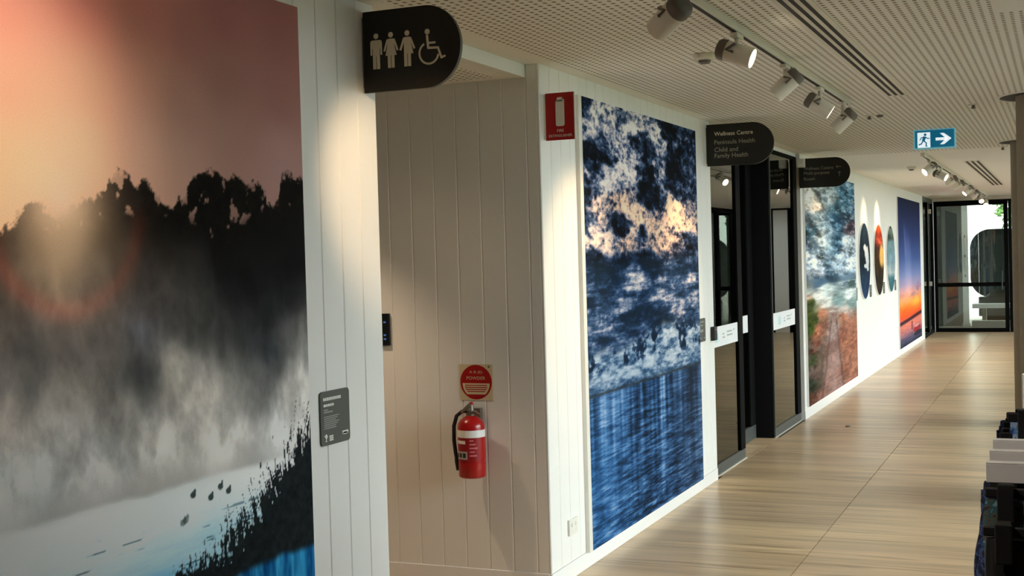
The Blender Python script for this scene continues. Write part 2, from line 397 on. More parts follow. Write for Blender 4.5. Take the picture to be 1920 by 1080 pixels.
# ---- glazed entrance to the rooms on the left: flush side panes and a recessed sliding leaf
GX = -0.045
d1 = struct_root('door_1', (-0.1, 9.0, 0))
HD = 2.50
def glazed(y0, y1, lst, rst, x, root, brail=0.075, mat_rail=None):
    MB().box(x - 0.03, x + 0.012, y0, y1, 0.004, brail).build('bottom_rail', mat_rail or M['greymetal'], root, bevel=0.003, seg=1)
    MB().box(x - 0.03, x + 0.012, y0, y1, HD - 0.03, HD).build('top_rail', M['black'], root)
    MB().box(x - 0.03, x + 0.012, y0, y0 + lst, brail, HD - 0.03).build('stile', M['greymetal'], root)
    MB().box(x - 0.03, x + 0.012, y1 - rst, y1, brail, HD - 0.03).build('stile', M['black'], root)
    return MB().box(x - 0.010, x - 0.002, y0 + lst, y1 - rst, brail, HD - 0.03).build('pane', M['glass'], root)
p1 = glazed(8.845, 9.86, 0.05, 0.14, GX, d1)
p2 = glazed(10.985, 12.185, 0.02, 0.17, GX, d1)
p3 = glazed(9.80, 10.93, 0.06, 0.19, -0.20, d1, brail=0.12)
MB().box(-0.27, -0.036, 10.935, 10.984, 0.002, HD).build('jamb', M['black'], d1)
MB().box(-0.27, -0.036, 8.845, 12.185, HD + 0.0005, ZC - 0.001).build('header', M['wall'], d1)
MB().box(-0.26, -0.09, 9.865, 10.93, HD - 0.12, HD - 0.031).build('sliding_track_cover', M['black'], d1)
MB().box(-0.035, -0.020, 8.845, 9.86, 0.0, 0.004).build('floor_bead', M['fixture'], d1)
MB().box(-0.035, -0.020, 10.99, 12.185, 0.0, 0.004).build('floor_bead', M['fixture'], d1)
def banner(y0, y1, x, root, z0=0.925, z1=1.072, logo=True):
    b = MB().box(x - 0.0015, x + 0.0008, y0, y1, z0, z1).build('glass_banner', M['paper'], root)
    if logo:
        ym = y0 + (y1 - y0) * (0.10 if y0 < 10 else 0.30)
        MB().prism(rrect(ym - 0.05, ym + 0.06, z0 + 0.035, z0 + 0.105, 0.02), FX(x + 0.0008), 0, 0.0006).build('logo', M['mint'], b)
        MB().prism(circ(ym, z0 + 0.085, 0.035), FX(x + 0.0014), 0, 0.0004).build('logo', M['mint'], b)
        for k, (dy, ln, zz) in enumerate(((0.20, 0.05, 0.085), (0.20, 0.07, 0.06), (0.34, 0.16, 0.095), (0.34, 0.18, 0.068), (0.55, 0.03, 0.10))):
            MB().box(x + 0.0008, x + 0.0014, ym + dy * 0.95, ym + dy * 0.95 + ln * 0.95, z0 + zz - 0.006, z0 + zz + 0.006).build('print_line', M['greyprint'], b)
banner(8.985, 9.722, GX + 0.002, d1)
banner(11.0, 12.02, GX + 0.002, d1)
banner(10.45, 10.74, -0.198, d1, 0.93, 1.075, False)

# the rooms behind that glass
struct(MB().box(-3.6, -3.5, 8.7, 12.4, 0, ZB).build('wall_room_back', M['room']))
struct(MB().box(-3.5, -0.28, 12.3, 12.4, 0, ZB).build('wall_room_far', M['room']))
struct(MB().box(-3.5, -0.28, 8.70, 8.83, 0, ZB).build('wall_room_near', M['room']))
struct(MB().box(-3.6, -0.16, 8.7, 12.4, ZC, ZC + 0.06).build('ceiling_room', M['ceilplain']))
struct(MB().box(-3.5, -0.205, 8.83, 12.3, -0.05, -0.001).build('floor_room', M['carpet']))

# ---- end of the corridor: side glazing, framed glass door, fixed panes, head
w9 = struct_root('window_%d' % (wn + 1), (0, Y5, 0)); wn += 1
for y0, y1 in ((Y5 + 0.002, 24.6), (24.6, 25.48)):
    MB().box(-0.05, 0.0, y0, y0 + 0.07, 0.06, 2.45).build('mullion', M['greymetal'], w9)
    MB().box(-0.03, -0.022, y0 + 0.07, y1 - 0.07, 0.06, 2.45).build('pane', M['glass'], w9)
    MB().box(-0.05, 0.0, y1 - 0.07, y1, 0.06, 2.45).build('mullion', M['black'], w9)
MB().box(-0.05, 0.0, Y5 + 0.002, 25.48, 0.0, 0.06).build('bottom_rail', M['black'], w9)
MB().box(-0.05, 0.0, Y5 + 0.002, 25.48, 2.45, 2.53).build('top_rail', M['greymetal'], w9)
for z in (2.28, 0.95):
    MB().box(-0.01, 0.05, 24.57, 24.63, z - 0.04, z + 0.04).build('hinge', M['fixture'], w9)
struct(MB().box(-2.0, -1.9, Y5 - 0.1, 25.7, 0, ZB).build('wall_lobby', M['room']))
struct(MB().box(-1.9, -0.16, Y5 - 0.1, Y5, 0, ZB).build('wall_lobby_near', M['room']))
struct(MB().box(-1.9, 0.0, 25.6, 25.7, 0, ZB).build('wall_lobby_far', M['room']))
struct(MB().box(-2.0, -0.16, Y5 - 0.1, 25.7, ZC, ZC + 0.06).build('ceiling_lobby', M['ceilplain']))
d2 = struct_root('door_2', (0.67, YE, 0))
def leaf(root, x0, x1):
    for a, b in ((x0, x0 + 0.055), (x1 - 0.075, x1)): MB().box(a, b, YE - 0.05, YE, 0.0, 2.45).build('stile', M['black'], root)
    for a, b in ((0.0, 0.075), (0.86, 0.935), (2.39, 2.45)):
        MB().box(x0 + 0.055, x1 - 0.075, YE - 0.05, YE, a, b).build('rail', M['black'], root)
    for a, b in ((0.075, 0.86), (0.935, 2.39)):
        MB().box(x0 + 0.055, x1 - 0.075, YE - 0.03, YE - 0.022, a, b).build('pane', M['endglass'], root)
leaf(d2, 0.02, 1.34)
MB().cyl((1.22, YE - 0.09, 0.80), (1.22, YE - 0.09, 1.15), 0.012).cyl((1.22, YE - 0.09, 0.84), (1.22, YE - 0.05, 0.84), 0.008).cyl((1.22, YE - 0.09, 1.11), (1.22, YE - 0.05, 1.11), 0.008).build('pull_handle', M['greymetal'], d2, smooth=True)
MB().box(0.02, XR, YE - 0.07, YE + 0.02, 2.4505, 2.485).build('head_rail', M['black'], d2)
d3 = struct_root('door_3', (2.0, YE, 0)); leaf(d3, 1.345, 2.66)
struct(MB().box(2.665, 2.95, YE - 0.05, YE + 0.02, 0, 2.45).build('wall_end', M['wall']))
d4 = struct_root('door_4', (3.2, YE, 0)); leaf(d4, 2.955, XR - 0.005)
struct(MB().box(0.0, XR, YE - 0.06, YE + 0.02, 2.4855, ZC - 0.001).build('trim_2', M['ceilplain']))
# ================================================================ MURAL PRINTS
class Noise:
    def __init__(s, seed): s.t = np.random.RandomState(seed).rand(256, 256).astype(np.float32)
    def __call__(s, x, y):
        xi = np.floor(x).astype(int); yi = np.floor(y).astype(int); fx = x - xi; fy = y - yi
        fx = fx * fx * (3 - 2 * fx); fy = fy * fy * (3 - 2 * fy)
        g = lambda a, b: s.t[(xi + a) & 255, (yi + b) & 255]
        return (g(0, 0) * (1 - fx) + g(1, 0) * fx) * (1 - fy) + (g(0, 1) * (1 - fx) + g(1, 1) * fx) * fy
def fbm(x, y, seed, octv=5, gain=0.55):
    n = Noise(seed); a, tot, out = 1.0, 0.0, 0.0
    for i in range(octv):
        out = out + a * n(x * 2 ** i + 17.3 * i, y * 2 ** i + 5.1 * i); tot += a; a *= gain
    return out / tot
def sstep(a, b, x):
    t = np.clip((x - a) / (b - a), 0, 1); return t * t * (3 - 2 * t)
def field(Y, Z, samples, sy, sz, power=3.0, soft=0.02):
    num = 0.0; den = 0.0
    for s in samples:
        d2 = ((Y - s[0]) / sy) ** 2 + ((Z - s[1]) / sz) ** 2 + soft
        wt = d2 ** (-power / 2); num = num + wt[..., None] * np.array(s[2:], float); den = den + wt
    return num / den[..., None]
def mixc(a, b, t): return a + (np.array(b, float) - a) * t[..., None]
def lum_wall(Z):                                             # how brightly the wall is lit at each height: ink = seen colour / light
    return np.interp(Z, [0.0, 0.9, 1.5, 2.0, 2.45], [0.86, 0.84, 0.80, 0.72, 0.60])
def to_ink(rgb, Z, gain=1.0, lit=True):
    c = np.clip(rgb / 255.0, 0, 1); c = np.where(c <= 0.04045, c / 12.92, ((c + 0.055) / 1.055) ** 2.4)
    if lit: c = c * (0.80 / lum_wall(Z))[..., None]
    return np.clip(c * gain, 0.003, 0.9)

def print_mesh(name, x, a0, a1, z0, z1, na, nz, art, parent, mask=None):
    """flat print on the left wall as a fine grid; art(Y, Z) gives the ink colour of each point"""
    ya = np.linspace(a0, a1, na + 1); za = np.linspace(z0, z1, nz + 1); Y, Z = np.meshgrid(ya, za)
    ink = art(Y, Z)
    org = ORG[parent]
    co = np.empty((Y.size, 3), np.float32); co[:, 0] = x - org.x; co[:, 1] = Y.ravel() - org.y; co[:, 2] = Z.ravel() - org.z
    i = (np.arange(nz)[:, None] * (na + 1) + np.arange(na)[None, :]).ravel()
    q = np.stack([i, i + 1, i + na + 2, i + na + 1], 1)
    if mask is not None:
        ok = mask(Y, Z).ravel(); q = q[ok[q].all(1)]
    me = bpy.data.meshes.new(name)
    me.vertices.add(len(co)); me.vertices.foreach_set('co', co.ravel())
    me.loops.add(q.size); me.loops.foreach_set('vertex_index', q.ravel().astype(np.int32))
    me.polygons.add(len(q)); me.polygons.foreach_set('loop_start', np.arange(0, q.size, 4, dtype=np.int32))
    me.update(calc_edges=True)
    ca = me.color_attributes.new('ink', 'FLOAT_COLOR', 'POINT')
    rgba = np.ones((Y.size, 4), np.float32); rgba[:, :3] = ink.reshape(-1, 3); ca.data.foreach_set('color', rgba.ravel())
    me.materials.append(M['print'])
    o = bpy.data.objects.new(name, me); COL.objects.link(o); o.parent = parent; ORG[o] = org.copy()
    return o

DAWN_SKY_SPOTLIT = [  # printed sky; its brighter left side also holds the spotlight's pool
    (2.27, 2.24, 238, 148, 128), (2.26, 2.053, 246, 172, 140), (2.25, 1.866, 248, 196, 150), (2.54, 2.286, 222, 140, 125), (2.53, 2.084, 240, 178, 145), (2.52, 1.909, 246, 205, 165),
    (2.8, 2.304, 200, 130, 118), (2.79, 2.115, 222, 165, 142), (2.78, 1.927, 226, 182, 158), (2.96, 2.271, 165, 110, 104), (3.14, 2.345, 152, 100, 98), (3.13, 2.155, 152, 112, 106),
    (3.12, 1.997, 178, 140, 130), (3.42, 2.341, 146, 98, 96), (3.41, 2.138, 155, 110, 105), (3.4, 1.952, 182, 145, 142), (2.95, 2.059, 188, 145, 132), (2.94, 1.923, 214, 172, 155),
    (2.35, 1.821, 252, 215, 170),
]
DAWN_MIST = [
    (2.24, 1.655, 60, 55, 48), (2.34, 1.68, 95, 85, 70), (2.44, 1.707, 175, 155, 125), (2.44, 1.641, 125, 112, 95), (2.6, 1.681, 60, 52, 42), (2.56, 1.585, 95, 88, 80),
    (2.82, 1.682, 40, 36, 32), (2.81, 1.579, 72, 68, 66), (2.92, 1.517, 62, 60, 60), (3.16, 1.635, 22, 22, 22), (3.44, 1.633, 20, 20, 20), (3.43, 1.497, 22, 24, 26),
    (2.28, 1.491, 70, 68, 66), (2.33, 1.437, 48, 50, 50), (2.46, 1.429, 80, 78, 76), (2.59, 1.406, 72, 70, 68), (2.71, 1.34, 42, 44, 46), (2.74, 1.452, 80, 82, 90),
    (2.99, 1.422, 60, 60, 60), (3.2, 1.409, 40, 42, 44), (3.31, 1.353, 28, 32, 36), (2.23, 1.321, 85, 85, 85), (2.34, 1.321, 62, 64, 64), (2.49, 1.306, 120, 118, 114),
    (2.64, 1.248, 130, 128, 124), (2.87, 1.326, 150, 145, 138), (2.98, 1.239, 175, 168, 162), (3.13, 1.255, 110, 108, 106), (3.25, 1.292, 90, 90, 90), (3.49, 1.391, 110, 108, 106),
    (3.48, 1.22, 175, 172, 168), (2.26, 1.243, 165, 160, 155), (2.39, 1.225, 150, 150, 148), (2.58, 1.159, 150, 152, 152), (2.79, 1.1, 185, 182, 178), (3.07, 1.088, 195, 192, 188),
    (3.41, 1.074, 192, 192, 192), (2.22, 1.124, 160, 165, 165), (2.35, 1.114, 165, 170, 170), (2.53, 1.07, 190, 188, 186), (2.21, 1.05, 200, 200, 200), (2.82, 1.725, 28, 26, 24),
    (3.33, 1.733, 20, 20, 20), (3.15, 1.508, 30, 30, 32), (3.31, 1.469, 22, 24, 26), (3.23, 1.57, 20, 20, 20), (3.43, 1.412, 60, 60, 62), (3.09, 1.447, 48, 48, 48),
]
DAWN_LAKE = [
    (2.21, 1.001, 225, 222, 222), (2.57, 0.995, 232, 226, 226), (3.15, 0.982, 228, 222, 222), (3.46, 0.981, 215, 215, 215), (2.21, 0.94, 215, 222, 224), (2.38, 0.876, 190, 208, 212),
    (2.67, 0.906, 208, 218, 220), (2.89, 0.919, 205, 216, 218), (3.12, 0.892, 185, 208, 215), (2.77, 0.812, 170, 205, 215), (3.01, 0.819, 140, 192, 212), (3.14, 0.839, 150, 195, 212),
    (2.77, 0.771, 100, 170, 205),
]
CLOUD_LIGHT = [
    (6.18, 2.406, 0.1, 0), (6.33, 2.386, 0.75, 0), (6.15, 2.264, 0.7, 0), (6.58, 2.325, 0.6, 0), (7.02, 2.389, 0.7, 0), (7.47, 2.374, 0.6, 0),
    (6.46, 2.217, 0.3, 0), (6.21, 2.164, 0.1, 0), (6.31, 2.087, 0.15, 0), (6.34, 2.041, 0.4, 0), (6.19, 1.964, 0.1, 0), (6.84, 2.22, 0.5, 0),
    (6.63, 2.019, 0.55, 0), (6.92, 2.096, 0.55, 0), (7.23, 2.261, 0.08, 0), (7.26, 2.075, 0.02, 0), (7.34, 1.97, 0.02, 0), (7.55, 2.284, 0.75, 0),
    (7.49, 2.086, 0.6, 0), (7.76, 2.384, 0.05, 0), (7.9, 2.251, 0.08, 0), (7.84, 2.103, 0.03, 0), (8.24, 2.378, 0.2, 0), (8.21, 2.122, 0.3, 0),
    (7.99, 2.052, 0.1, 0), (6.78, 1.899, 0.75, 1), (6.43, 1.864, 0.6, 0.6), (7.1, 1.816, 0.8, 1), (7.82, 1.901, 0.85, 1), (8.02, 1.833, 0.7, 1),
    (8.19, 1.881, 0.5, 0.6), (7.42, 1.781, 0.75, 1), (6.73, 1.797, 0.2, 0), (7.19, 1.758, 0.15, 0), (6.42, 1.707, 0.75, 0.5), (6.24, 1.73, 0.65, 0.3),
    (6.92, 1.684, 0.7, 1), (7.41, 1.685, 0.65, 1), (7.9, 1.671, 0.5, 1), (8.17, 1.671, 0.2, 0), (6.18, 1.788, 0.1, 0), (6.16, 1.554, 0.35, 0),
    (6.3, 1.599, 0.1, 0), (6.79, 1.569, 0.12, 0), (6.91, 1.509, 0.6, 0), (7.22, 1.577, 0.15, 0), (7.94, 1.481, 0.3, 0), (8.21, 1.491, 0.45, 0),
    (6.59, 1.448, 0.2, 0), (6.7, 1.382, 0.5, 0), (6.5, 1.315, 0.55, 0), (7.47, 1.311, 0.5, 0), (7.67, 1.345, 0.5, 0), (8.08, 1.27, 0.45, 0),
    (7.02, 1.291, 0.3, 0), (6.14, 1.32, 0.35, 0), (7.42, 1.231, 0.2, 0), (6.38, 1.248, 0.35, 0), (7.86, 1.164, 0.55, 0.6),
]
STORM_BEACH = [
    (12.36, 2.116, 200, 195, 190), (12.75, 2.055, 205, 195, 185), (13.19, 2.144, 120, 130, 135), (13.76, 2.183, 150, 160, 165), (14.24, 2.097, 80, 110, 125), (14.92, 2.224, 70, 100, 120),
    (12.43, 1.901, 100, 115, 125), (13.05, 1.912, 90, 110, 125), (12.62, 1.795, 60, 85, 100), (13.14, 1.742, 110, 125, 135), (13.6, 1.823, 140, 160, 175), (14.21, 1.891, 50, 80, 100),
    (14.89, 2.009, 70, 95, 115), (15.15, 1.862, 80, 70, 80), (12.3, 1.648, 60, 75, 90), (12.91, 1.628, 90, 110, 125), (13.47, 1.685, 150, 170, 185), (14.06, 1.686, 60, 90, 110),
    (14.98, 1.687, 190, 200, 210), (14.69, 1.56, 170, 185, 200), (12.39, 1.539, 170, 185, 205), (12.78, 1.461, 165, 180, 200), (13.2, 1.397, 150, 165, 185), (13.43, 1.451, 70, 90, 105),
    (13.77, 1.327, 60, 80, 95), (14.28, 1.439, 160, 175, 190), (15.09, 1.47, 200, 210, 220), (12.36, 1.341, 100, 115, 130), (13.08, 1.305, 80, 105, 130), (14.93, 1.278, 110, 130, 150),
    (12.35, 1.287, 100, 110, 110), (15.06, 1.21, 80, 95, 95), (12.35, 1.233, 160, 175, 180), (13.4, 1.18, 190, 200, 200), (14.9, 1.107, 200, 205, 205), (12.85, 1.142, 195, 200, 200),
    (14.23, 1.069, 130, 150, 150), (15.03, 1.016, 130, 150, 150), (13.38, 1.044, 200, 200, 195), (14.61, 0.949, 200, 190, 185), (12.24, 1.183, 190, 160, 140), (12.43, 1.086, 70, 80, 50),
    (12.41, 0.959, 75, 85, 45), (12.72, 0.943, 70, 80, 50), (12.3, 0.857, 60, 75, 40), (13.15, 0.959, 185, 130, 105), (13.02, 0.813, 160, 105, 85), (13.71, 0.891, 150, 130, 125),
    (13.71, 0.731, 165, 150, 150), (14.46, 0.851, 175, 115, 90), (14.85, 0.723, 165, 105, 85), (14.96, 0.543, 155, 95, 75), (14.3, 0.652, 140, 80, 65), (12.36, 0.673, 90, 80, 70),
    (12.67, 0.651, 110, 70, 60), (12.55, 0.549, 70, 75, 55), (13.09, 0.601, 110, 95, 85), (12.53, 0.404, 100, 85, 80), (12.52, 0.295, 55, 60, 50), (12.3, 0.173, 90, 65, 55),
    (13.8, 0.767, 160, 150, 150), (13.66, 0.617, 110, 80, 75), (13.75, 0.41, 160, 130, 125), (13.61, 0.263, 165, 130, 120), (13.14, 0.174, 130, 90, 80), (14.67, 0.544, 170, 110, 85),
    (14.91, 0.311, 160, 105, 85), (14.36, 0.274, 130, 80, 65), (13.84, 0.161, 150, 120, 115),
]
TREE_Y = [2.0, 2.246, 2.279, 2.305, 2.349, 2.392, 2.436, 2.512, 2.561, 2.607, 2.623, 2.658, 2.695, 2.725, 2.759, 2.791, 2.833, 2.878, 2.904, 2.939, 2.965, 3.028, 3.078, 3.116, 3.169, 3.222, 3.278, 3.328, 3.331, 3.365, 3.396, 3.409, 3.456, 3.54]
TREE_Z = [1.72, 1.704, 1.717, 1.749, 1.776, 1.764, 1.746, 1.785, 1.792, 1.819, 1.854, 1.865, 1.865, 1.831, 1.851, 1.833, 1.796, 1.788, 1.824, 1.825, 1.864, 1.885, 1.882, 1.871, 1.887, 1.86, 1.863, 1.84, 1.808, 1.792, 1.81, 1.877, 1.905, 1.90]
BODY_Y = [2.0, 2.245, 2.416, 2.608, 2.82, 3.032, 3.053, 3.16, 3.272, 3.359, 3.511, 3.6]
BODY_Z = [1.69, 1.692, 1.706, 1.75, 1.755, 1.729, 1.659, 1.715, 1.765, 1.783, 1.796, 1.80]
BANK_Y = [2.70, 2.813, 2.883, 2.95, 3.004, 3.057, 3.191, 3.222, 3.341, 3.404, 3.469, 3.535]
BANK_Z = [0.66, 0.735, 0.755, 0.735, 0.743, 0.765, 0.80, 0.83, 0.90, 0.95, 1.00, 1.06]
def art_dawn(Y, Z):
    sun = (2.446, 1.766); d = np.hypot(Y - sun[0], Z - sun[1])
    wav = fbm(Y * 3, Z * 3, 1, 4)
    c = field(Y, Z, DAWN_SKY_SPOTLIT, 1.0, 1.0, 3.5, 0.012)
    c = c + (wav - 0.5)[..., None] * 6
    # mist over the dark wood
    wx = Y + 0.16 * (fbm(Y * 5, Z * 5, 2, 4) - 0.5); wz = Z + 0.14 * (fbm(Y * 5 + 9, Z * 4, 3, 4) - 0.5)
    mist = field(wx, wz, DAWN_MIST, 1.0, 0.9, 3.6, 0.004)
    wisp = 0.6 * (fbm(Y * 13 + 5 * wz, Z * 9, 4, 6, 0.62) - 0.5) + 0.5 * (0.62 - np.abs(2 * fbm(Y * 9 + 4 * wx, Z * 7, 18, 6, 0.6) - 1) - 0.25)
    mist = mist * (1.04 + 0.75 * wisp[..., None] * sstep(1.72, 1.50, Z)[..., None] * sstep(0.99, 1.12, Z)[..., None])
    # tree line: ragged crowns over a solid body
    top = np.interp(Y, TREE_Y, TREE_Z); body = np.interp(Y, BODY_Y, BODY_Z)
    leaf = fbm(Y * 38, Z * 38, 5, 5, 0.7); clump = fbm(Y * 12, Z * 12, 6, 3)
    hgt = (top - 0.006 - Z) / 0.024 + (leaf - 0.5) * 2.6 + (clump - 0.5) * 1.2
    crown = sstep(-0.15, 0.45, hgt)
    holes = sstep(0.60, 0.68, fbm(Y * 26 + 3, Z * 20, 8, 4, 0.6)) * sstep(body - 0.05, body + 0.03, Z)
    crown = crown * (1 - 0.8 * holes)
    solid = sstep(0.012, -0.012, Z - body + 0.04 * (leaf - 0.5))
    tm = np.maximum(crown, solid)
    glow = np.exp(-(d / 0.14) ** 1.5)
    tree_c = mixc(np.zeros(Y.shape + (3,)) + np.array([22.0, 20, 18]), (235, 205, 160), np.clip(glow * 0.85, 0, 1))
    tree_c = tree_c + (leaf - 0.5)[..., None] * np.array([22, 19, 14])
    low = sstep(body + 0.0, body - 0.10, Z)
    wood = tree_c + (mist - tree_c) * low[..., None]
    c = c + (wood - c) * tm[..., None]
    c = mixc(c, (255, 226, 196), np.clip(np.exp(-(d / 0.070) ** 1.4) * 0.95, 0, 1))
    c = mixc(c, (250, 200, 165), np.clip(np.exp(-(d / 0.20) ** 1.6) * 0.25, 0, 1))
    g2 = np.exp(-(((Y - 2.45) / 0.13) ** 2 + ((Z - 1.68) / 0.10) ** 2)); c = mixc(c, (196, 172, 138), np.clip(g2 * 0.55, 0, 1))
    # reddish ring of light printed below the sun
    ring = np.exp(-((np.hypot(Y - 2.465, Z - 1.77) - 0.268) / 0.030) ** 2) * sstep(1.80, 1.70, Z) * (0.55 + 0.5 * wav)
    c = c + ring[..., None] * np.array([34, 5, 2])
    # lake
    lake = field(Y, Z, DAWN_LAKE, 1.0, 0.55, 3.2, 0.004)
    lake = mixc(lake, (228, 224, 224), 0.6 * sstep(0.82, 0.97, Z + 0.06 * (3.0 - Y))); lake = mixc(lake, (205, 214, 216), 0.35 * sstep(0.75, 0.8, Z))
    ripple = fbm(Y * 9, Z * 150, 9, 3); streak = sstep(0.62, 0.70, fbm(Y * 5, Z * 190, 10, 3)) * sstep(0.93, 0.88, Z)
    lake = lake + (ripple - 0.5)[..., None] * 14 - streak[..., None] * np.array([110, 100, 92]) * sstep(0.54, 0.60, fbm(Y * 9, Z * 30, 12, 3))[..., None]
    lm = sstep(1.012, 0.985, Z + 0.02 * (fbm(Y * 6, Z * 6, 13, 3) - 0.5)); c = c + (lake - c) * lm[..., None]
    for i, (dy, dz) in enumerate(((2.922, 0.962), (3.002, 0.941), (3.049, 0.964), (3.087, 0.945), (2.873, 0.893), (2.885, 0.897))):
        e = ((Y - dy) / 0.013) ** 2 + ((Z - dz) / 0.010) ** 2
        h = ((Y - dy - 0.009) / 0.005) ** 2 + ((Z - dz - 0.010) / 0.007) ** 2
        c = mixc(c, (40, 52, 52), np.maximum(sstep(1.3, 0.7, e), sstep(1.3, 0.7, h)) * (0.9 if i < 4 else 0.55))
    # dark bank with reeds, blue water below
    bank = np.interp(Y, BANK_Y, BANK_Z, left=0.0)
    reed = fbm(Y * 130 + 3 * np.sin(Z * 14), Z * 14, 14, 4, 0.75); reed2 = fbm(Y * 45, Z * 45, 15, 4, 0.7)
    rh = bank - Z + np.clip(reed - 0.40, 0, 1) * 0.46 * sstep(2.70, 3.25, Y) + (reed2 - 0.5) * 0.16
    bm_ = sstep(-0.014, 0.010, rh) * (Y > 2.72)
    dark = np.zeros(Y.shape + (3,)) + np.array([22.0, 27, 30]) + (reed2 - 0.5)[..., None] * 26
    c = c + (dark - c) * bm_[..., None]
    wl_ = 0.70 + 0.018 * (fbm(Y * 14, Y * 3, 16, 3) - 0.5) - 0.02 * sstep(3.2, 3.0, Y)
    water = np.zeros(Y.shape + (3,)) + np.array([26.0, 104, 154]) + (fbm(Y * 46, Z * 7, 17, 4) - 0.5)[..., None] * np.array([90, 150, 140])
    c = c + (water - c) * (sstep(0.008, -0.022, Z - wl_))[..., None]
    c = np.clip(c, 0, 255); c = c + 10 * sstep(0.9, 1.4, Z)[..., None] * sstep(1.6, 1.4, Z)[..., None]
    return to_ink(c, Z, 1.0) * np.interp(Z, [0.6, 1.0, 1.3, 1.5, 1.7, 2.4], [1.6, 1.7, 1.75, 1.4, 1.1, 1.12])[..., None]  # lower ink brightened to make up for weak daylight there

def ramp(L, stops):
    xs_ = [s[0] for s in stops]; return np.stack([np.interp(L, xs_, [s[1][k] for s in stops]) for k in range(3)], -1)
def art_clouds(Y, Z):
    wy = Y + 0.34 * (fbm(Y * 2.6, Z * 8, 21, 4) - 0.5); wz = Z + 0.11 * (fbm(Y * 2.6 + 7, Z * 8, 22, 4) - 0.5)
    F = field(wy, wz, CLOUD_LIGHT, 1.0, 0.36, 5.0, 0.003)
    L, warm = F[..., 0], F[..., 1]
    puff = fbm(Y * 4.4 + 2.0 * wz, Z * 13 + 0.8 * wy, 23, 6, 0.62); rid = 1 - np.abs(2 * fbm(Y * 5 + 3 * wz, Z * 15, 33, 5, 0.6) - 1)
    band = fbm(Y * 2.8, Z * 26, 24, 5, 0.62)
    low = sstep(1.66, 1.50, Z)
    n = (0.6 * puff + 0.4 * (rid - 0.32)) * (1 - low) + band * low
    L = L * 0.98 - 0.04 + (n - 0.5) * 1.15
    fine = fbm(Y * 15, Z * 34, 25, 4, 0.7); L = L + (fine - 0.5) * 0.60
    rg2 = 1 - np.abs(2 * fbm(Y * 9 + 2 * wy, Z * 18, 34, 5, 0.65) - 1); L = L + (rg2 - 0.75) * 0.85 * sstep(1.5, 1.7, Z)
    L = np.clip((L - 0.42) * 1.10 + 0.42, 0, 1)
    c = ramp(L, ((0, (10, 12, 17)), (0.2, (20, 32, 54)), (0.42, (56, 80, 116)), (0.6, (146, 150, 172)), (0.78, (222, 208, 208)), (1, (248, 234, 228))))
    c = c + (np.clip(warm, 0, 1) * np.clip(L * 1.4, 0, 1))[..., None] * np.array([10, -18, -42])
    c = mixc(c, (40, 85, 130), 0.30 * low * (1 - L))
    # foaming band above the horizon
    ft = 1.135 + 0.05 * np.sin(Y * 2.6 + 0.4) + 0.10 * (fbm(Y * 3, Z * 0 + 2, 26, 3) - 0.5)
    fo = sstep(0.02, -0.05, Z - ft)
    fn_ = fbm(Y * 7, Z * 30, 27, 5, 0.7); spots = fbm(Y * 6, Z * 22, 28, 4, 0.6)
    fl = 0.56 + (fn_ - 0.5) * 1.2 - sstep(0.50, 0.62, fbm(Y * 9, Z * 12, 35, 4, 0.7)) * 0.55 * sstep(0.97, 1.03, Z) - 0.25 * sstep(0.95, 0.88, Z)
    foam = ramp(np.clip(fl, 0, 1), ((0, (18, 34, 56)), (0.35, (60, 92, 128)), (0.6, (150, 168, 190)), (1, (215, 220, 226))))
    c = c + (foam - c) * fo[..., None]
    # shore line and rippled water with vertical light streaks
    hz = 0.872
    c = mixc(c, (44, 50, 54), np.exp(-((Z - hz) / 0.012) ** 2) * 0.85)
    per = np.clip((hz - Z) / 0.8, 0, 1)
    vs = fbm(Y * 7.5, Z * 0.7, 29, 3, 0.6); vs2 = fbm(Y * 20, Z * 0.9, 30, 2)
    rip = fbm(Y * 5.5, np.clip(hz - Z + 0.25, 0.01, None) ** 0.7 * 110 + 0.5 * Y, 31, 5, 0.7)
    wl2 = 0.36 + (vs - 0.5) * 1.5 * (1 - 0.75 * per) + (vs2 - 0.5) * 0.5 * (1 - per) + (rip - 0.5) * (0.45 + 1.15 * np.sqrt(per)) - 0.05 * per
    water = ramp(np.clip(wl2, 0, 1), ((0, (16, 28, 44)), (0.3, (40, 74, 116)), (0.55, (84, 128, 178)), (0.8, (156, 178, 206)), (1, (205, 212, 224))))
    left = sstep(7.2, 6.2, Y); water = mixc(water, (36, 96, 156), 0.38 * left * sstep(0.85, 0.5, Z) )
    water = mixc(water, (60, 66, 84), 0.35 * sstep(7.4, 8.3, Y))
    c = c + (water - c) * sstep(hz + 0.004, hz - 0.010, Z)[..., None]
    return to_ink(c, Z)

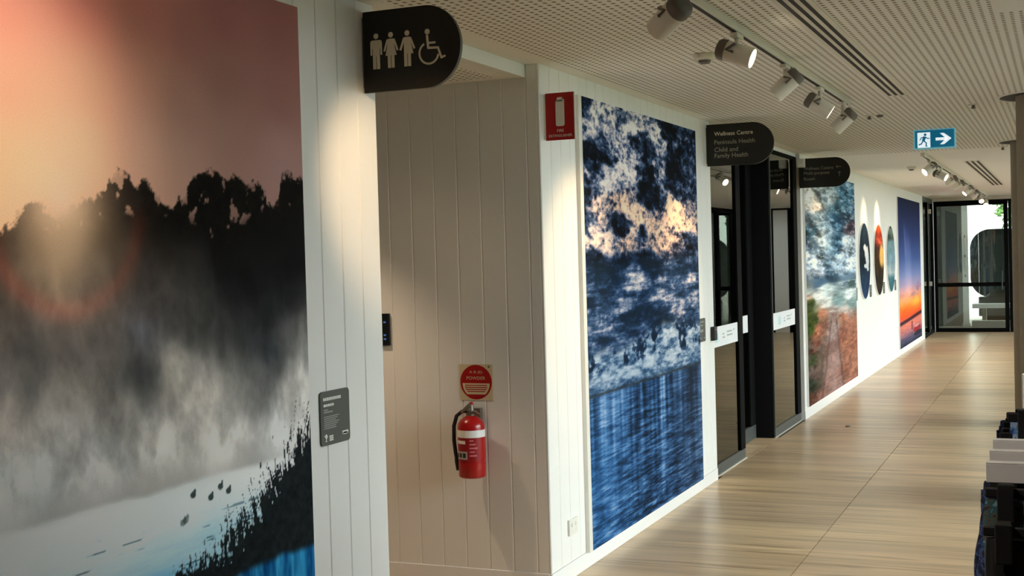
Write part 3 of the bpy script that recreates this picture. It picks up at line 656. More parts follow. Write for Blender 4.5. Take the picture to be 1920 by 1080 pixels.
def art_storm(Y, Z):
    wy = Y + 0.5 * (fbm(Y * 1.5, Z * 8, 41, 4) - 0.5); wz = Z + 0.08 * (fbm(Y * 1.5 + 4, Z * 8, 42, 4) - 0.5)
    c = field(wy, wz, STORM_BEACH, 1.0, 0.20, 5.0, 0.02)
    rg = 1 - np.abs(2 * fbm(Y * 1.6 + 2 * wz, Z * 11, 46, 5, 0.6) - 1)
    ang = np.arctan2((Y - 13.7) * 0.6, Z - 1.35)
    ray = fbm(ang * 9 + 20, np.hypot((Y - 13.7) * 0.5, Z - 1.35) * 3, 43, 5, 0.6)
    sky = sstep(1.28, 1.40, Z)
    c = c * (1 + ((ray - 0.5) * 0.35 + (rg - 0.78) * 1.1)[..., None] * sky[..., None])
    det = fbm(Y * 3.2 + 3 * wz, Z * 26 + 0.7 * wy, 48, 5, 0.7); edg = 1 - np.abs(2 * fbm(Y * 2.4 + 4 * wz, Z * 17 - 0.9 * wy, 49, 5, 0.62) - 1)
    c = c * (1 + ((det - 0.5) * 1.0)[..., None] * sky[..., None])
    c = mixc(c, (214, 218, 224), sstep(0.70, 1.0, edg) * sstep(0.45, 0.62, det) * sky * 0.45); c = mixc(c, (40, 58, 72), sstep(0.70, 0.40, edg) * sky * 0.45)
    sea = sstep(1.28, 1.24, Z) * sstep(0.92, 0.98, Z)
    c = c * (1 + (fbm(Y * 2.5, Z * 45, 44, 4, 0.6) - 0.5)[..., None] * 0.55 * sea[..., None])
    c = mixc(c, (226, 228, 226), sstep(0.60, 0.68, fbm(Y * 1.6, Z * 34, 54, 4, 0.6)) * sea * sstep(12.9, 13.3, Y + 1.5 * (Z - 1.0)) * 0.6)
    land = sstep(0.98, 0.90, Z)
    c = c * (1 + (fbm(Y * 4.5, Z * 28, 45, 5, 0.8) - 0.5)[..., None] * 1.5 * land[..., None])
    c = mixc(c, (132, 108, 98), 0.45 * land * sstep(12.7, 13.2, Y + 0.4 * (0.9 - Z)))
    c = mixc(118 + (c - 118) * 1.38, (128, 128, 128), 0.10 * np.ones_like(Y))
    # timber walkway going down to the sand, and its fence
    t = np.clip((0.90 - Z) / 0.75, 0, 1)
    cx = 13.82 - 0.10 * t + 0.08 * (fbm(Y * 3, Z * 14, 47, 3) - 0.5); hw = 0.14 + 0.50 * t
    onp = sstep(hw + 0.04, hw - 0.04, np.abs(Y - cx)) * sstep(0.92, 0.88, Z)
    stepz = 0.5 + 0.5 * np.sin(Z * 150 / (0.35 + t))
    c = mixc(c, (172, 142, 138), onp * 0.45 * (0.5 + 0.5 * stepz))
    edge = np.exp(-((np.abs(Y - cx) - hw) / 0.05) ** 2) * sstep(0.92, 0.85, Z); c = mixc(c, (70, 54, 52), edge * 0.45)
    for zz, sl in ((0.70, 0.13), (0.42, 0.0)):
        rail_ = np.exp(-((Z - (zz - sl * (Y - 12.3))) / 0.022) ** 2) * (Y < 13.1); c = mixc(c, (120, 100, 92), rail_ * 0.8)
    post = np.exp(-((Y - 13.05) / 0.07) ** 2) * (Z < 0.66) * (Z > 0.2); c = mixc(c, (95, 82, 76), post * 0.8)
    return to_ink(c, Z)
def art_sunset(Y, Z):
    c = ramp(Z, ((0.10, (42, 45, 68)), (0.2, (78, 74, 100)), (0.3, (176, 112, 118)), (0.40, (226, 128, 108)), (0.455, (222, 126, 112)), (0.54, (232, 84, 44)), (0.62, (248, 104, 40)), (0.72, (252, 142, 62)),
                 (0.82, (246, 162, 112)), (0.92, (226, 160, 152)), (1.03, (170, 152, 182)), (1.2, (118, 132, 182)), (1.45, (70, 92, 150)), (1.8, (44, 58, 112)), (2.39, (20, 26, 58))))
    n = fbm(Y * 1.1, Z * 9, 51, 5, 0.6) - 0.5
    c = c + n[..., None] * np.array([70, 46, 40]) * (sstep(1.1, 0.95, Z) * sstep(0.55, 0.65, Z))[..., None]
    c = mixc(c, (120, 90, 150), sstep(0.62, 0.75, fbm(Y * 0.8, Z * 5, 52, 4)) * sstep(1.15, 0.95, Z) * sstep(0.7, 0.8, Z) * 0.5)
    c = mixc(c, (255, 196, 70), 0.7 * np.exp(-(((Y - 22.1) / 0.7) ** 2 + ((Z - 0.74) / 0.07) ** 2)))
    cres = np.exp(-((Y - 20.6 - 0.25 * (1.8 - Z)) / 0.10) ** 2) * sstep(1.3, 1.6, Z) * sstep(2.1, 1.8, Z); c = mixc(c, (95, 120, 185), cres * 0.6)
    lnd = 0.485 + 0.02 * np.interp(Y, [19.7, 21, 22.9], [-1.0, 0.0, 2.0]); c = mixc(c, (52, 26, 36), np.exp(-((Z - lnd) / 0.03) ** 4) * 0.95)
    c = c + ((fbm(Y * 2.5, Z * 50, 53, 4) - 0.5)[..., None] * 44) * sstep(0.45, 0.40, Z)[..., None]
    b1 = sstep(1.2, 0.8, ((Y - 22.15) / 0.55) ** 2 + ((Z - 0.285) / 0.055) ** 2); c = mixc(c, (158, 44, 52), b1)
    b2 = sstep(1.2, 0.8, ((Y - 22.1) / 0.40) ** 2 + ((Z - 0.335) / 0.025) ** 2); c = mixc(c, (206, 140, 146), b2)
    b3 = sstep(1.2, 0.8, ((Y - 22.3) / 0.62) ** 2 + ((Z - 0.205) / 0.04) ** 2); c = mixc(c, (34, 34, 44), b3 * 0.8)
    b4 = np.exp(-((Y - 21.4) / 0.07) ** 2) * (Z > 0.30) * (Z < 0.44); c = mixc(c, (90, 30, 40), b4)
    return to_ink(c, Z)
def art_disc_blue(Y, Z):
    c = ramp(np.clip((Z - 1.0) / 0.95, 0, 1), ((0, (34, 60, 92)), (0.25, (30, 52, 78)), (0.5, (22, 32, 42)), (1, (38, 58, 76)))) + (fbm(Y * 5, Z * 9, 61, 5) - 0.5)[..., None] * 46
    for dy, dz, ry, rz in ((16.40, 1.55, 0.16, 0.10), (16.48, 1.46, 0.14, 0.12), (16.25, 1.63, 0.10, 0.05), (16.30, 1.40, 0.12, 0.03)):
        c = mixc(c, (214, 216, 220), sstep(1.4, 0.5, ((Y - dy) / ry) ** 2 + ((Z - dz) / rz) ** 2 + 1.6 * (fbm(Y * 14, Z * 14, 62, 3) - 0.5)))
    return to_ink(c, Z)
def art_disc_amber(Y, Z):
    c = ramp(np.clip((Z - 1.0) / 0.95, 0, 1), ((0, (40, 36, 30)), (0.3, (46, 36, 26)), (0.55, (70, 44, 26)), (0.66, (62, 36, 30)), (0.74, (130, 52, 40)), (0.85, (120, 40, 26)), (1, (222, 92, 40)))) + (fbm(Y * 5, Z * 11, 63, 5, 0.65) - 0.5)[..., None] * np.array([70, 46, 30])
    g = sstep(1.5, 0.3, ((Y - 17.86) / 0.24) ** 2 + ((Z - 1.52) / 0.17) ** 2 + 1.2 * (fbm(Y * 9, Z * 12, 64, 4) - 0.5)); c = mixc(c, (250, 196, 110), g * 0.95)
    c = mixc(c, (200, 90, 60), sstep(0.6, 0.75, fbm(Y * 3, Z * 24, 65, 4)) * sstep(1.62, 1.7, Z) * 0.8)
    return to_ink(c, Z)
def art_disc_sea(Y, Z):
    c = ramp(np.clip((Z - 1.0) / 0.95, 0, 1), ((0, (40, 86, 98)), (0.2, (50, 96, 112)), (0.28, (150, 166, 176)), (0.5, (96, 130, 150)), (0.75, (96, 128, 140)), (0.80, (50, 66, 66)), (1, (128, 150, 148))))
    c = c + (fbm(Y * 4, Z * 10, 66, 5, 0.65) - 0.5)[..., None] * 70
    c = mixc(c, (26, 34, 34), sstep(0.56, 0.64, fbm(Y * 8, Z * 14, 67, 4, 0.6)) * sstep(1.72, 1.78, Z))
    return to_ink(c, Z)

def mural(label, a0, a1, z0, z1, thick, na, nz, art, left_bead=False):
    t = thing('mural_panel', label, 'mural', (0.0, (a0 + a1) / 2, z0))
    MB().box(0.0006, thick, a0, a1, z0, z1).build('panel_board', M['trim'], t)
    print_mesh('printed_face', thick + 0.0006, a0 + 0.001, a1 - 0.001, z0 + 0.001, z1 - 0.001, na, nz, art, t)
    if left_bead: MB().box(0.0006, thick, a0 - 0.045, a0 - 0.001, z0 - 0.0, z1).build('edge_bead', M['white'], t)
    return t
mural('tall wall mural of a misty lake at dawn with dark trees and pink sky', 1.33, 3.54, 0.083, 2.44, 0.015, 520, 560, art_dawn)
mural('tall wall mural of navy and white clouds above rippling blue water', 6.17, 8.38, 0.083, 2.435, 0.022, 210, 600, art_clouds, True)
mural('tall wall mural of storm clouds over a beach with a timber walkway', 12.30, 15.47, 0.11, 2.395, 0.02, 150, 330, art_storm)
mural('tall wall mural of an orange and violet sunset with a red boat', 19.76, 22.93, 0.10, 2.39, 0.02, 90, 260, art_sunset)
for yc, art, lab in ((16.25, art_disc_blue, 'round wall print, dark blue with white patches, beside the storm beach mural'),
                     (17.58, art_disc_amber, 'round wall print in amber, red and dark brown between two blue discs'),
                     (18.86, art_disc_sea, 'round wall print in pale sea blue beside the sunset mural')):
    t = thing('round_print', lab, 'wall art', (0, yc, 0.99), 'round prints on the left wall')
    MB().prism(circ(yc, 1.467, 0.475, 64), FX(0.0006), 0, 0.018).build('disc_board', M['trim'], t, smooth=True)
    print_mesh('printed_face', 0.0192, yc - 0.475, yc + 0.475, 0.992, 1.942, 90, 150, art, t,
               mask=lambda Y, Z, yc=yc: (Y - yc) ** 2 + (Z - 1.467) ** 2 <= 0.4725 ** 2)
# ================================================================ SIGNS
def blade(label, y, x1, z0, z1, xs_, th=0.018):
    t = thing('blade_sign', label, 'sign', (0.0, y, z0), None)
    R = (z1 - z0) / 2; zc = (z0 + z1) / 2; k = (x1 - xs_) / R
    arc = [(xs_ + R * k * math.cos(a), zc + R * math.sin(a)) for a in [math.radians(-90 + 180 * i / 36) for i in range(37)]]
    poly = [(0.006, z0)] + arc + [(0.006, z1)]
    MB().prism(poly, FY(y), -th, -0.0012).build('edge_band', M['signedge'], t, smooth=30)
    MB().prism(poly, FY(y), -0.0012, 0.0006).build('face_panel', M['sign'], t)
    MB().box(0.0006, 0.006, y + 0.001, y + th, z0 + 0.02, z1 - 0.02).build('wall_plate', M['signedge'], t)
    return t
# toilets sign with four pictograms
S1Y = 3.978
s1 = blade('charcoal round-ended blade sign with three people and wheelchair symbols over the alcove', S1Y, 0.388, 2.209, 2.496, 0.252)
fy = FY(S1Y - 0.0007)
def picto(polys, name):
    mb = MB()
    for i, p in enumerate(polys): mb.prism(p, fy, 0, 0.0006 + 0.00012 * i)
    return mb.build(name, M['cream'], s1)
def person(cx, kind):
    h = [circ(cx, 2.4065, 0.0098, 20)]
    if kind == 'man':
        h += [rrect(cx - 0.0235, cx + 0.0235, 2.362, 2.3925, 0.009), rrect(cx - 0.0235, cx - 0.0165, 2.339, 2.385, 0.003), rrect(cx + 0.0165, cx + 0.0235, 2.339, 2.385, 0.003),
              rrect(cx - 0.0140, cx + 0.0140, 2.335, 2.375, 0.002), rrect(cx - 0.0140, cx - 0.0012, 2.290, 2.340, 0.002), rrect(cx + 0.0012, cx + 0.0140, 2.290, 2.340, 0.002)]
    elif kind == 'woman':
        h += [[(cx - 0.012, 2.393), (cx + 0.012, 2.393), (cx + 0.0145, 2.366), (cx + 0.0225, 2.334), (cx - 0.0225, 2.334), (cx - 0.0145, 2.366)],
              stroke([(cx - 0.013, 2.390), (cx - 0.0265, 2.350)], 0.0075), stroke([(cx + 0.013, 2.390), (cx + 0.0265, 2.350)], 0.0075),
              rrect(cx - 0.0135, cx - 0.0012, 2.290, 2.336, 0.002), rrect(cx + 0.0012, cx + 0.0135, 2.290, 2.336, 0.002)]
    else:
        h += [rrect(cx - 0.0135, cx + 0.0135, 2.336, 2.393, 0.004), [(cx, 2.380), (cx + 0.0125, 2.380), (cx + 0.0235, 2.334), (cx, 2.334)],
              stroke([(cx - 0.012, 2.390), (cx - 0.028, 2.348)], 0.0075), stroke([(cx + 0.012, 2.390), (cx + 0.028, 2.350)], 0.0075),
              rrect(cx - 0.0135, cx - 0.0012, 2.290, 2.340, 0.002), rrect(cx + 0.0012, cx + 0.0135, 2.290, 2.340, 0.002)]
    return picto(h, 'person_symbol')
person(0.0575, 'man'); person(0.1165, 'woman'); person(0.182, 'mixed')
wheel = [(0.266 + 0.037 * math.cos(math.radians(a)), 2.329 + 0.037 * math.sin(math.radians(a))) for a in range(118, 352, 8)]
picto([circ(0.2615, 2.4035, 0.0100, 20), stroke(wheel, 0.0072), stroke([(0.2605, 2.392), (0.2640, 2.345)], 0.0085), stroke([(0.262, 2.347), (0.301, 2.345)], 0.0080),
       stroke([(0.301, 2.348), (0.3145, 2.309)], 0.0078), stroke([(0.3115, 2.3085), (0.3300, 2.3150)], 0.0070), stroke([(0.2625, 2.364), (0.2930, 2.3635)], 0.0070)], 'wheelchair_symbol')
# directory sign at the glass doors
S2Y = 8.74
s2 = blade('charcoal round-ended directory sign reading Wellness Centre beside the cloud mural', S2Y, 0.475, 2.216, 2.506, 0.322)
ty = S2Y - 0.0010
text('lettering', 'Wellness Centre', 0.272, (0.060, ty, 2.425), M['cream'], s2, bold=0.006)
text('lettering', 'Peninsula Health', 0.284, (0.060, ty, 2.366), M['dimtext'], s2)
text('lettering', 'Child and', 0.166, (0.060, ty, 2.313), M['dimtext'], s2)
text('lettering', 'Family Health', 0.234, (0.060, ty, 2.262), M['dimtext'], s2)
S3Y = 12.13
s3 = blade('charcoal round-ended directory sign reading Multi-purpose Room above the storm beach mural', S3Y, 0.476, 2.203, 2.478, 0.335)
ty = S3Y - 0.0010
text('lettering', 'Wellness Centre', 0.272, (0.050, ty, 2.369), M['dimtext'], s3)
text('lettering', 'Multi-purpose', 0.236, (0.050, ty, 2.316), M['dimtext'], s3)
text('lettering', 'Room', 0.10, (0.050, ty, 2.272), M['dimtext'], s3)
f3 = FY(S3Y - 0.0007)
for cx, cz, up in ((0.372, 2.388, False), (0.378, 2.320, True)):
    sh = [(0, -0.022), (0, 0.022)] if up else [(0.022, 0), (-0.022, 0)]
    hd = [(-0.013, 0.009), (0, 0.022), (0.013, 0.009)] if up else [(-0.009, 0.013), (-0.022, 0), (-0.009, -0.013)]
    mv = lambda l: [(cx + a, cz + b) for a, b in l]
    MB().prism(stroke(mv(sh), 0.004), f3, 0, 0.0006).prism(stroke(mv(hd), 0.004), f3, 0, 0.0006).build('arrow_symbol', M['dimtext'], s3)
t = thing('alarm_sensor', 'small white wall sensor box beside the Multi-purpose Room sign', 'sensor', (0.0, 12.06, 2.39))
MB().box(0.0006, 0.072, 12.03, 12.10, 2.392, 2.474).build('sensor_body', M['white'], t, bevel=0.008)
MB().box(0.020, 0.052, 12.026, 12.0305, 2.40, 2.42).build('sensor_window', M['trim'], t)

# fire extinguisher location sign, projecting from the wall
RY = 5.70
t = thing('fire_sign', 'red projecting location sign with a white extinguisher symbol by the cloud mural', 'sign', (0, RY, 2.165))
MB().box(0.010, 0.158, RY, RY + 0.004, 2.168, 2.394).build('sign_plate', M['red'], t)
MB().box(0.0006, 0.009, RY - 0.001, RY + 0.03, 2.172, 2.390).build('wall_bracket', M['white'], t)
MB().box(0.156, 0.162, RY - 0.001, RY + 0.005, 2.168, 2.394).build('edge_strip', M['whiteprint'], t)
fr = FY(RY - 0.0003)
sy_ = MB()
for p in (rrect(0.062, 0.107, 2.234, 2.358, 0.010), rrect(0.070, 0.099, 2.352, 2.372, 0.006), stroke([(0.092, 2.366), (0.104, 2.360), (0.106, 2.348)], 0.005)): sy_.prism(p, fr, 0, 0.0006)
sy_.build('extinguisher_symbol', M['white'], t)
text('lettering', 'FIRE', 0.034, (0.068, RY - 0.0008, 2.206), M['white'], t)
text('lettering', 'EXTINGUISHER', 0.118, (0.026, RY - 0.0008, 2.183), M['white'], t)

# round powder identification sign above the extinguisher
AY = Y2 - 0.0006
t = thing('powder_sign', 'round red and cream powder sign on a square plate above the extinguisher', 'sign', (-0.374, AY, 0.915))
MB().prism([(-0.462, 0.916), (-0.284, 0.916), (-0.284, 1.094), (-0.462, 1.094)], FY(AY), 0, 0.002).build('backing_plate', M['sticker'], t)
MB().prism(circ(-0.374, 1.006, 0.085, 48), FY(AY), 0.002, 0.003).build('red_disc', M['red'], t)
ch = [(-0.374 + 0.073 * math.cos(math.radians(a)), 1.000 + 0.073 * math.sin(math.radians(a))) for a in range(180, 361, 6)]
ch = [(a, b) for a, b in ch if b > 0.945]
ch = [(-0.447, 1.000)] + [p for p in ch if p[0] < -0.374][0:] + [p for p in ch if p[0] >= -0.374] + [(-0.301, 1.000)]
MB().prism(ch, FY(AY), 0.003, 0.0036).build('cream_panel', M['sticker'], t)
text('lettering', 'A B (E)', 0.070, (-0.409, AY - 0.0036, 1.046), M['sticker'], t, height=0.016)
text('lettering', 'POWDER', 0.100, (-0.424, AY - 0.0036, 1.018), M['sticker'], t, height=0.016)
for k, (ln, zz) in enumerate(((0.120, 0.990), (0.120, 0.980), (0.112, 0.970), (0.096, 0.960))):
    MB().prism([(-0.374 - ln / 2, zz - 0.0022), (-0.374 + ln / 2, zz - 0.0022), (-0.374 + ln / 2, zz + 0.0022), (-0.374 - ln / 2, zz + 0.0022)], FY(AY), 0.0036, 0.004).build('print_line', M['red'], t)
MB().cyl((-0.303, AY - 0.002, 1.082), (-0.303, AY - 0.004, 1.082), 0.006, n=10).build('screw', M['steel'], t)

# fire extinguisher
EX, EY = -0.365, 5.558
t = thing('fire_extinguisher', 'red powder fire extinguisher with black hose hung on the alcove wall', 'fire extinguisher', (EX, EY, 0.55))
R = 0.066
MB().profile((EX, EY, 0.553), (EX, EY, 0.853), [(0, 0.030), (0.004, 0.056), (0.018, 0.063), (0.03, R), (0.26, R), (0.262, R - 0.002), (0.275, R - 0.002), (0.277, R), (0.82, R), (0.88, 0.062), (0.93, 0.052), (0.97, 0.036), (1.0, 0.022)], 40).build('cylinder_body', M['extred'], t, smooth=50)
MB().profile((EX, EY, 0.752), (EX, EY, 0.787), [(0, R + 0.0006), (0.001, R + 0.001), (0.999, R + 0.001), (1, R + 0.0006)], 40, False).build('white_band', M['whiteprint'], t, smooth=True)
def wrap(a0, a1, z0, z1, r, name, m, parent, n=10):            # label wrapped round the cylinder; angle 0 faces the corridor end
    mb = MB(); vs, fs = [], []
    for i in range(n + 1):
        a = math.radians(a0 + (a1 - a0) * i / n)
        for z in (z0, z1): vs.append((EX + r * math.sin(a), EY - r * math.cos(a), z))
    for i in range(n): fs.append((2 * i, 2 * i + 2, 2 * i + 3, 2 * i + 1))
    mb._add(vs, fs); return mb.build(name, m, parent, smooth=True)
lab = wrap(-62, 60, 0.640, 0.750, R + 0.0007, 'label', pbr('label_red', lin((150, 16, 26)), 0.4), t, 24)
wrap(-52, -2, 0.722, 0.738, R + 0.0012, 'label_heading', M['whiteprint'], lab)
wrap(-55, 6, 0.648, 0.686, R + 0.0012, 'label_class_panel', pbr('label_grey', (0.45, 0.43, 0.42), 0.5), lab)
for k, a in enumerate((-48, -28, -8)): wrap(a - 7, a + 7, 0.656, 0.678, R + 0.0016, 'class_mark', M['rubber'], lab, 4)
for k in range(5): wrap(16, 20 + 30 * ((k * 37) % 5 + 3) / 7, 0.735 - 0.018 * k, 0.742 - 0.018 * k, R + 0.0012, 'label_line', pbr('label_pink', lin((214, 120, 124)), 0.5), lab, 6)
MB().cyl((EX, EY, 0.850), (EX, EY, 0.905), 0.017, 0.014).build('valve', M['steel'], t, smooth=True)
MB().tube([(EX - 0.045, EY - 0.01, 0.868), (EX - 0.015, EY - 0.012, 0.892), (EX + 0.006, EY - 0.01, 0.912)], [0.007, 0.010, 0.008], 8).build('squeeze_handle', M['steel'], t, smooth=True)
MB().tube([(EX - 0.02, EY - 0.006, 0.862), (EX + 0.028, EY - 0.008, 0.872), (EX + 0.056, EY - 0.008, 0.856)], [0.009, 0.008, 0.005], 8).build('carry_handle', M['steel'], t, smooth=True)
MB().cyl((EX - 0.002, EY - 0.016, 0.884), (EX - 0.002, EY - 0.028, 0.884), 0.009, n=16).build('pressure_gauge', M['steel'], t, smooth=True)
MB().cyl((EX + 0.004, EY, 0.905), (EX + 0.004, EY, 0.918), 0.010).build('safety_pin_cap', M['red'], t, smooth=True)
hp = [(EX - 0.012, EY, 0.876), (EX - 0.045, EY - 0.004, 0.872), (EX - 0.074, EY - 0.006, 0.850), (EX - 0.090, EY - 0.006, 0.800), (EX - 0.092, EY - 0.005, 0.730), (EX - 0.086, EY - 0.004, 0.670), (EX - 0.080, EY - 0.004, 0.640)]
hose = MB().tube(hp, 0.0095, 10).build('hose', M['rubber'], t, smooth=True)
MB().profile((EX - 0.081, EY - 0.004, 0.646), (EX - 0.074, EY - 0.004, 0.585), [(0, 0.0105), (0.3, 0.012), (1, 0.010)], 12).build('nozzle', M['rubber'], hose, smooth=True)
MB().box(EX - 0.075, EX - 0.060, EY - 0.012, EY + 0.010, 0.640, 0.656).build('hose_clip', M['rubber'], t)
MB().box(EX - 0.02, EX + 0.02, EY + 0.062, Y2 - 0.0008, 0.70, 0.88).build('wall_bracket', M['steel'], t)

# wall mounted touch panel inside the alcove
t = thing('touch_panel', 'small black touch panel on the alcove wall near the corner', 'panel', (-0.92, AY, 1.185))
MB().box(-1.00, -0.842, AY - 0.016, AY, 1.186, 1.348).build('panel_body', M['screen'], t, bevel=0.004)
for z in (1.215, 1.235, 1.30): MB().box(-0.875, -0.862, AY - 0.0168, AY - 0.0161, z, z + 0.008).build('screen_mark', M['screenblue'], t)

# caption plaques beside the artworks
def plaque(label, y0, y1, z0, z1, group=None, detail=False):
    t = thing('caption_plaque', label, 'plaque', (0.0, (y0 + y1) / 2, z0), group)
    MB().prism(rrect(y0, y1, z0, z1, 0.014), FX(0.0006), 0, 0.006).build('plaque_plate', M['plaque'], t)
    wd, h = y1 - y0, z1 - z0
    def mark(fa, fb, fz, th, m, name='print_line'):
        MB().box(0.0066, 0.0072, y0 + fa * wd, y0 + fb * wd, z0 + fz * h - th, z0 + fz * h + th).build(name, m, t)
    if detail:
        x_ = 0.09
        for k, ln in enumerate((.07, .05, .08, .06, .05, .07, .06, .05, .07, .06)):     # heading
            mark(x_, x_ + ln - .012, 0.855, 0.0052, M['plaquetext']); x_ += ln
        x_ = 0.10
        for ln in (.09, .06, .08, .06, .07): mark(x_, x_ + ln - .015, 0.74, 0.0042, M['plaquetext']); x_ += ln
        mark(0.10, 0.24, 0.655, 0.0022, M['plaquegrey']); mark(0.10, 0.40, 0.615, 0.0026, M['plaquegrey'])
        for k in range(7): mark(0.10, 0.62 - 0.06 * (k % 3) - (0.1 if k == 6 else 0), 0.53 - 0.036 * k, 0.0017, M['plaquegrey'])
        MB().prism([(y0 + wd * a, z0 + h * b) for a, b in ((.10, .185), (.17, .215), (.21, .17), (.16, .10), (.20, .075), (.13, .07), (.15, .12))], FX(0.0066), 0, 0.0006).build('logo', M['plaquetext'], t)
        for k in range(3): mark(0.27, 0.40, 0.16 - 0.036 * k, 0.0024, M['plaquetext'])
        mark(0.72, 0.93, 0.175, 0.0052, M['plaquetext']); mark(0.75, 0.90, 0.155, 0.004, M['plaquetext'])
    else:
        for fa, fb, fz in ((.1, .75, .85), (.1, .55, .70), (.1, .62, .5), (.1, .6, .44), (.1, .3, .15), (.72, .92, .15)): mark(fa, fb, fz, 0.004, M['plaquegrey'])
    return t
plaque('dark grey caption plaque with pale print beside the dawn lake mural', 3.618, 3.803, 0.995, 1.177, None, True)
plaque('dark grey caption plaque between the cloud mural and the glass doors', 8.425, 8.580, 1.005, 1.165)
plaque('dark grey caption plaque at the edge of the storm beach mural', 15.49, 15.65, 1.00, 1.155)
plaque('dark grey caption plaque beside the dark blue round print', 16.74, 16.90, 1.00, 1.155)
plaque('dark grey caption plaque beside the amber round print', 18.06, 18.22, 1.00, 1.155)
plaque('dark grey caption plaque between the pale blue disc and the sunset mural', 19.36, 19.52, 1.00, 1.155)

t = thing('card_reader', 'small black card reader beside the glass entrance doors', 'card reader', (0.0, 8.775, 0.995))
MB().box(0.0006, 0.030, 8.735, 8.815, 0.995, 1.092).build('reader_body', M['rubber'], t, bevel=0.005)
MB().box(0.0301, 0.0306, 8.765, 8.785, 1.07, 1.075).build('status_light', M['greyprint'], t)
t = thing('power_outlet', 'white power outlet low on the boarded wall under the cloud mural', 'outlet', (0.0, 5.93, 0.215))
MB().box(0.0006, 0.012, 5.872, 5.99, 0.220, 0.300).build('cover_plate', M['white'], t, bevel=0.003)
for y in (5.905, 5.957): MB().box(0.0121, 0.015, y - 0.008, y + 0.008, 0.262, 0.280).build('rocker', M['white'], t)
for y in (5.905, 5.957):
    for d in (-0.006, 0.006): MB().box(0.0121, 0.0124, y + d - 0.0015, y + d + 0.0015, 0.236, 0.248).build('pin_slot', M['fixture'], t)

# ================================================================ CEILING FITTINGS
def track(label, x, y0, y1):
    t = thing('lighting_track', label, 'lighting track', (x, (y0 + y1) / 2, ZC), None)
    MB().box(x - 0.018, x + 0.018, y0, y1, ZC - 0.030, ZC - 0.0005).build('track_body', M['fixture'], t, bevel=0.002, seg=1)
    MB().box(x - 0.009, x + 0.009, y0 + 0.03, y1 - 0.03, ZC - 0.0306, ZC - 0.0301).build('track_slot', M['slot'], t)
    for y in (y0, y1): MB().box(x - 0.019, x + 0.019, y - 0.012, y + 0.012, ZC - 0.032, ZC - 0.0006).build('end_cap', M['fixture'], t)
track('long white lighting track on the perforated ceiling over the alcove', 1.067, 1.2, 8.12)
track('white lighting track on the far ceiling towards the end doors', 1.035, 13.05, 24.2)

WARM = (1.0, 0.70, 0.40)
def spot(label, x, y, z, d, power, group, beam=48, tint=None, L=0.135, r=0.043, stem_dy=-0.0):
    d = Vector(d).normalized(); c = Vector((x, y, z)); sy0 = y + stem_dy
    t = thing('track_spotlight', label, 'spotlight', (x, y, ZC - 0.03), group)
    MB().box(x - 0.016, x + 0.016, sy0 - 0.055, sy0 + 0.055, ZC - 0.052, ZC - 0.033).build('track_adapter', M['fixture'], t, bevel=0.003, seg=1)
    MB().cyl((x, sy0, ZC - 0.052), (x, sy0, z + 0.030), 0.0105, n=14).build('stem', M['fixture'], t, smooth=True)
    tail, front = c - d * L * 0.5, c + d * L * 0.5
    hs = MB().profile(tail, front, [(0.0, r * 0.86), (0.02, r * 0.97), (0.05, r), (0.97, r), (1.0, r * 0.985), (1.0, r * 0.90), (0.93, r * 0.88)], 32, True).build('housing', M['fixture'], t, smooth=40)
    MB().profile(tail - d * 0.020, tail + d * 0.030, [(0, r * 0.72), (0.1, r * 0.9), (0.3, r * 1.02), (0.8, r * 1.02)], 28).build('rear_collar', M['bracket'], t, smooth=40)
    u = d.cross(Vector((0, 0, 1))).normalized()
    for s in (-1, 1):
        a = Vector((x, sy0, z + 0.034)) + u * (r + 0.004) * s; b = c - d * L * 0.30 + u * (r + 0.004) * s; e = c - d * L * 0.05 + u * (r + 0.004) * s
        MB().tube([Vector((x, sy0, z + 0.040)), a, b, e], 0.0065, 6).build('yoke_arm', M['bracket'], t)
    ln = MB().profile(front - d * 0.009, front - d * 0.004, [(0, r * 0.86), (1, r * 0.86)], 28).build('lens', M['lens'], hs, smooth=40)
    ld = bpy.data.lights.new('spot_beam', 'SPOT'); ld.energy = power; ld.color = tint or WARM; ld.spot_size = math.radians(beam); ld.spot_blend = 0.9; ld.shadow_soft_size = 0.03
    lo = bpy.data.objects.new('spot_beam', ld); COL.objects.link(lo); lo.parent = t
    lo.location = front + d * 0.006 - ORG[t]; lo.rotation_euler = d.to_track_quat('-Z', 'Y').to_euler()
    return t
G1 = 'spotlights on the near lighting track'; G2 = 'spotlights on the far lighting track'
spot('white track spotlight aimed at the dawn lake mural', 1.067, 1.9, 2.40, (-0.8, 0.22, -0.36), 30, G1, beam=62, tint=(1.0, 0.84, 0.72))
spot('unseen track spotlight added to brighten the clothes rail', 1.067, 2.45, 2.40, (1.22, 0.75, -1.30), 42, G1, beam=44, tint=(1.0, 0.88, 0.74))  # extra head added out of view to light the dark clothes rail
spot('white track spotlight aimed at the wall under the toilets sign', 1.067, 3.30, 2.40, (-0.80, 0.565, -0.42), 44, G1, beam=38)
spot('white track spotlight aimed into the alcove, next to the toilets sign', 1.067, 4.20, 2.405, (-0.75, 0.54, -0.39), 11, G1, beam=34, L=0.14, r=0.044, stem_dy=0.02)
spot('lit white track spotlight above the smoke detector turned away from the murals', 1.067, 5.19, 2.420, (0.92, 0.0, -0.36), 42, G1)
spot('white track spotlight aimed at the boards left of the cloud mural', 1.067, 6.18, 2.405, (-0.70, -0.06, -0.58), 54, G1, beam=52)
spot('lit white track spotlight turned to the corridor, between two aimed at the cloud mural', 1.067, 7.13, 2.400, (0.80, 0.15, -0.56), 42, G1)
spot('last white track spotlight, aimed at the far edge of the cloud mural', 1.067, 7.92, 2.385, (-0.66, 0.03, -0.58), 54, G1, beam=52)
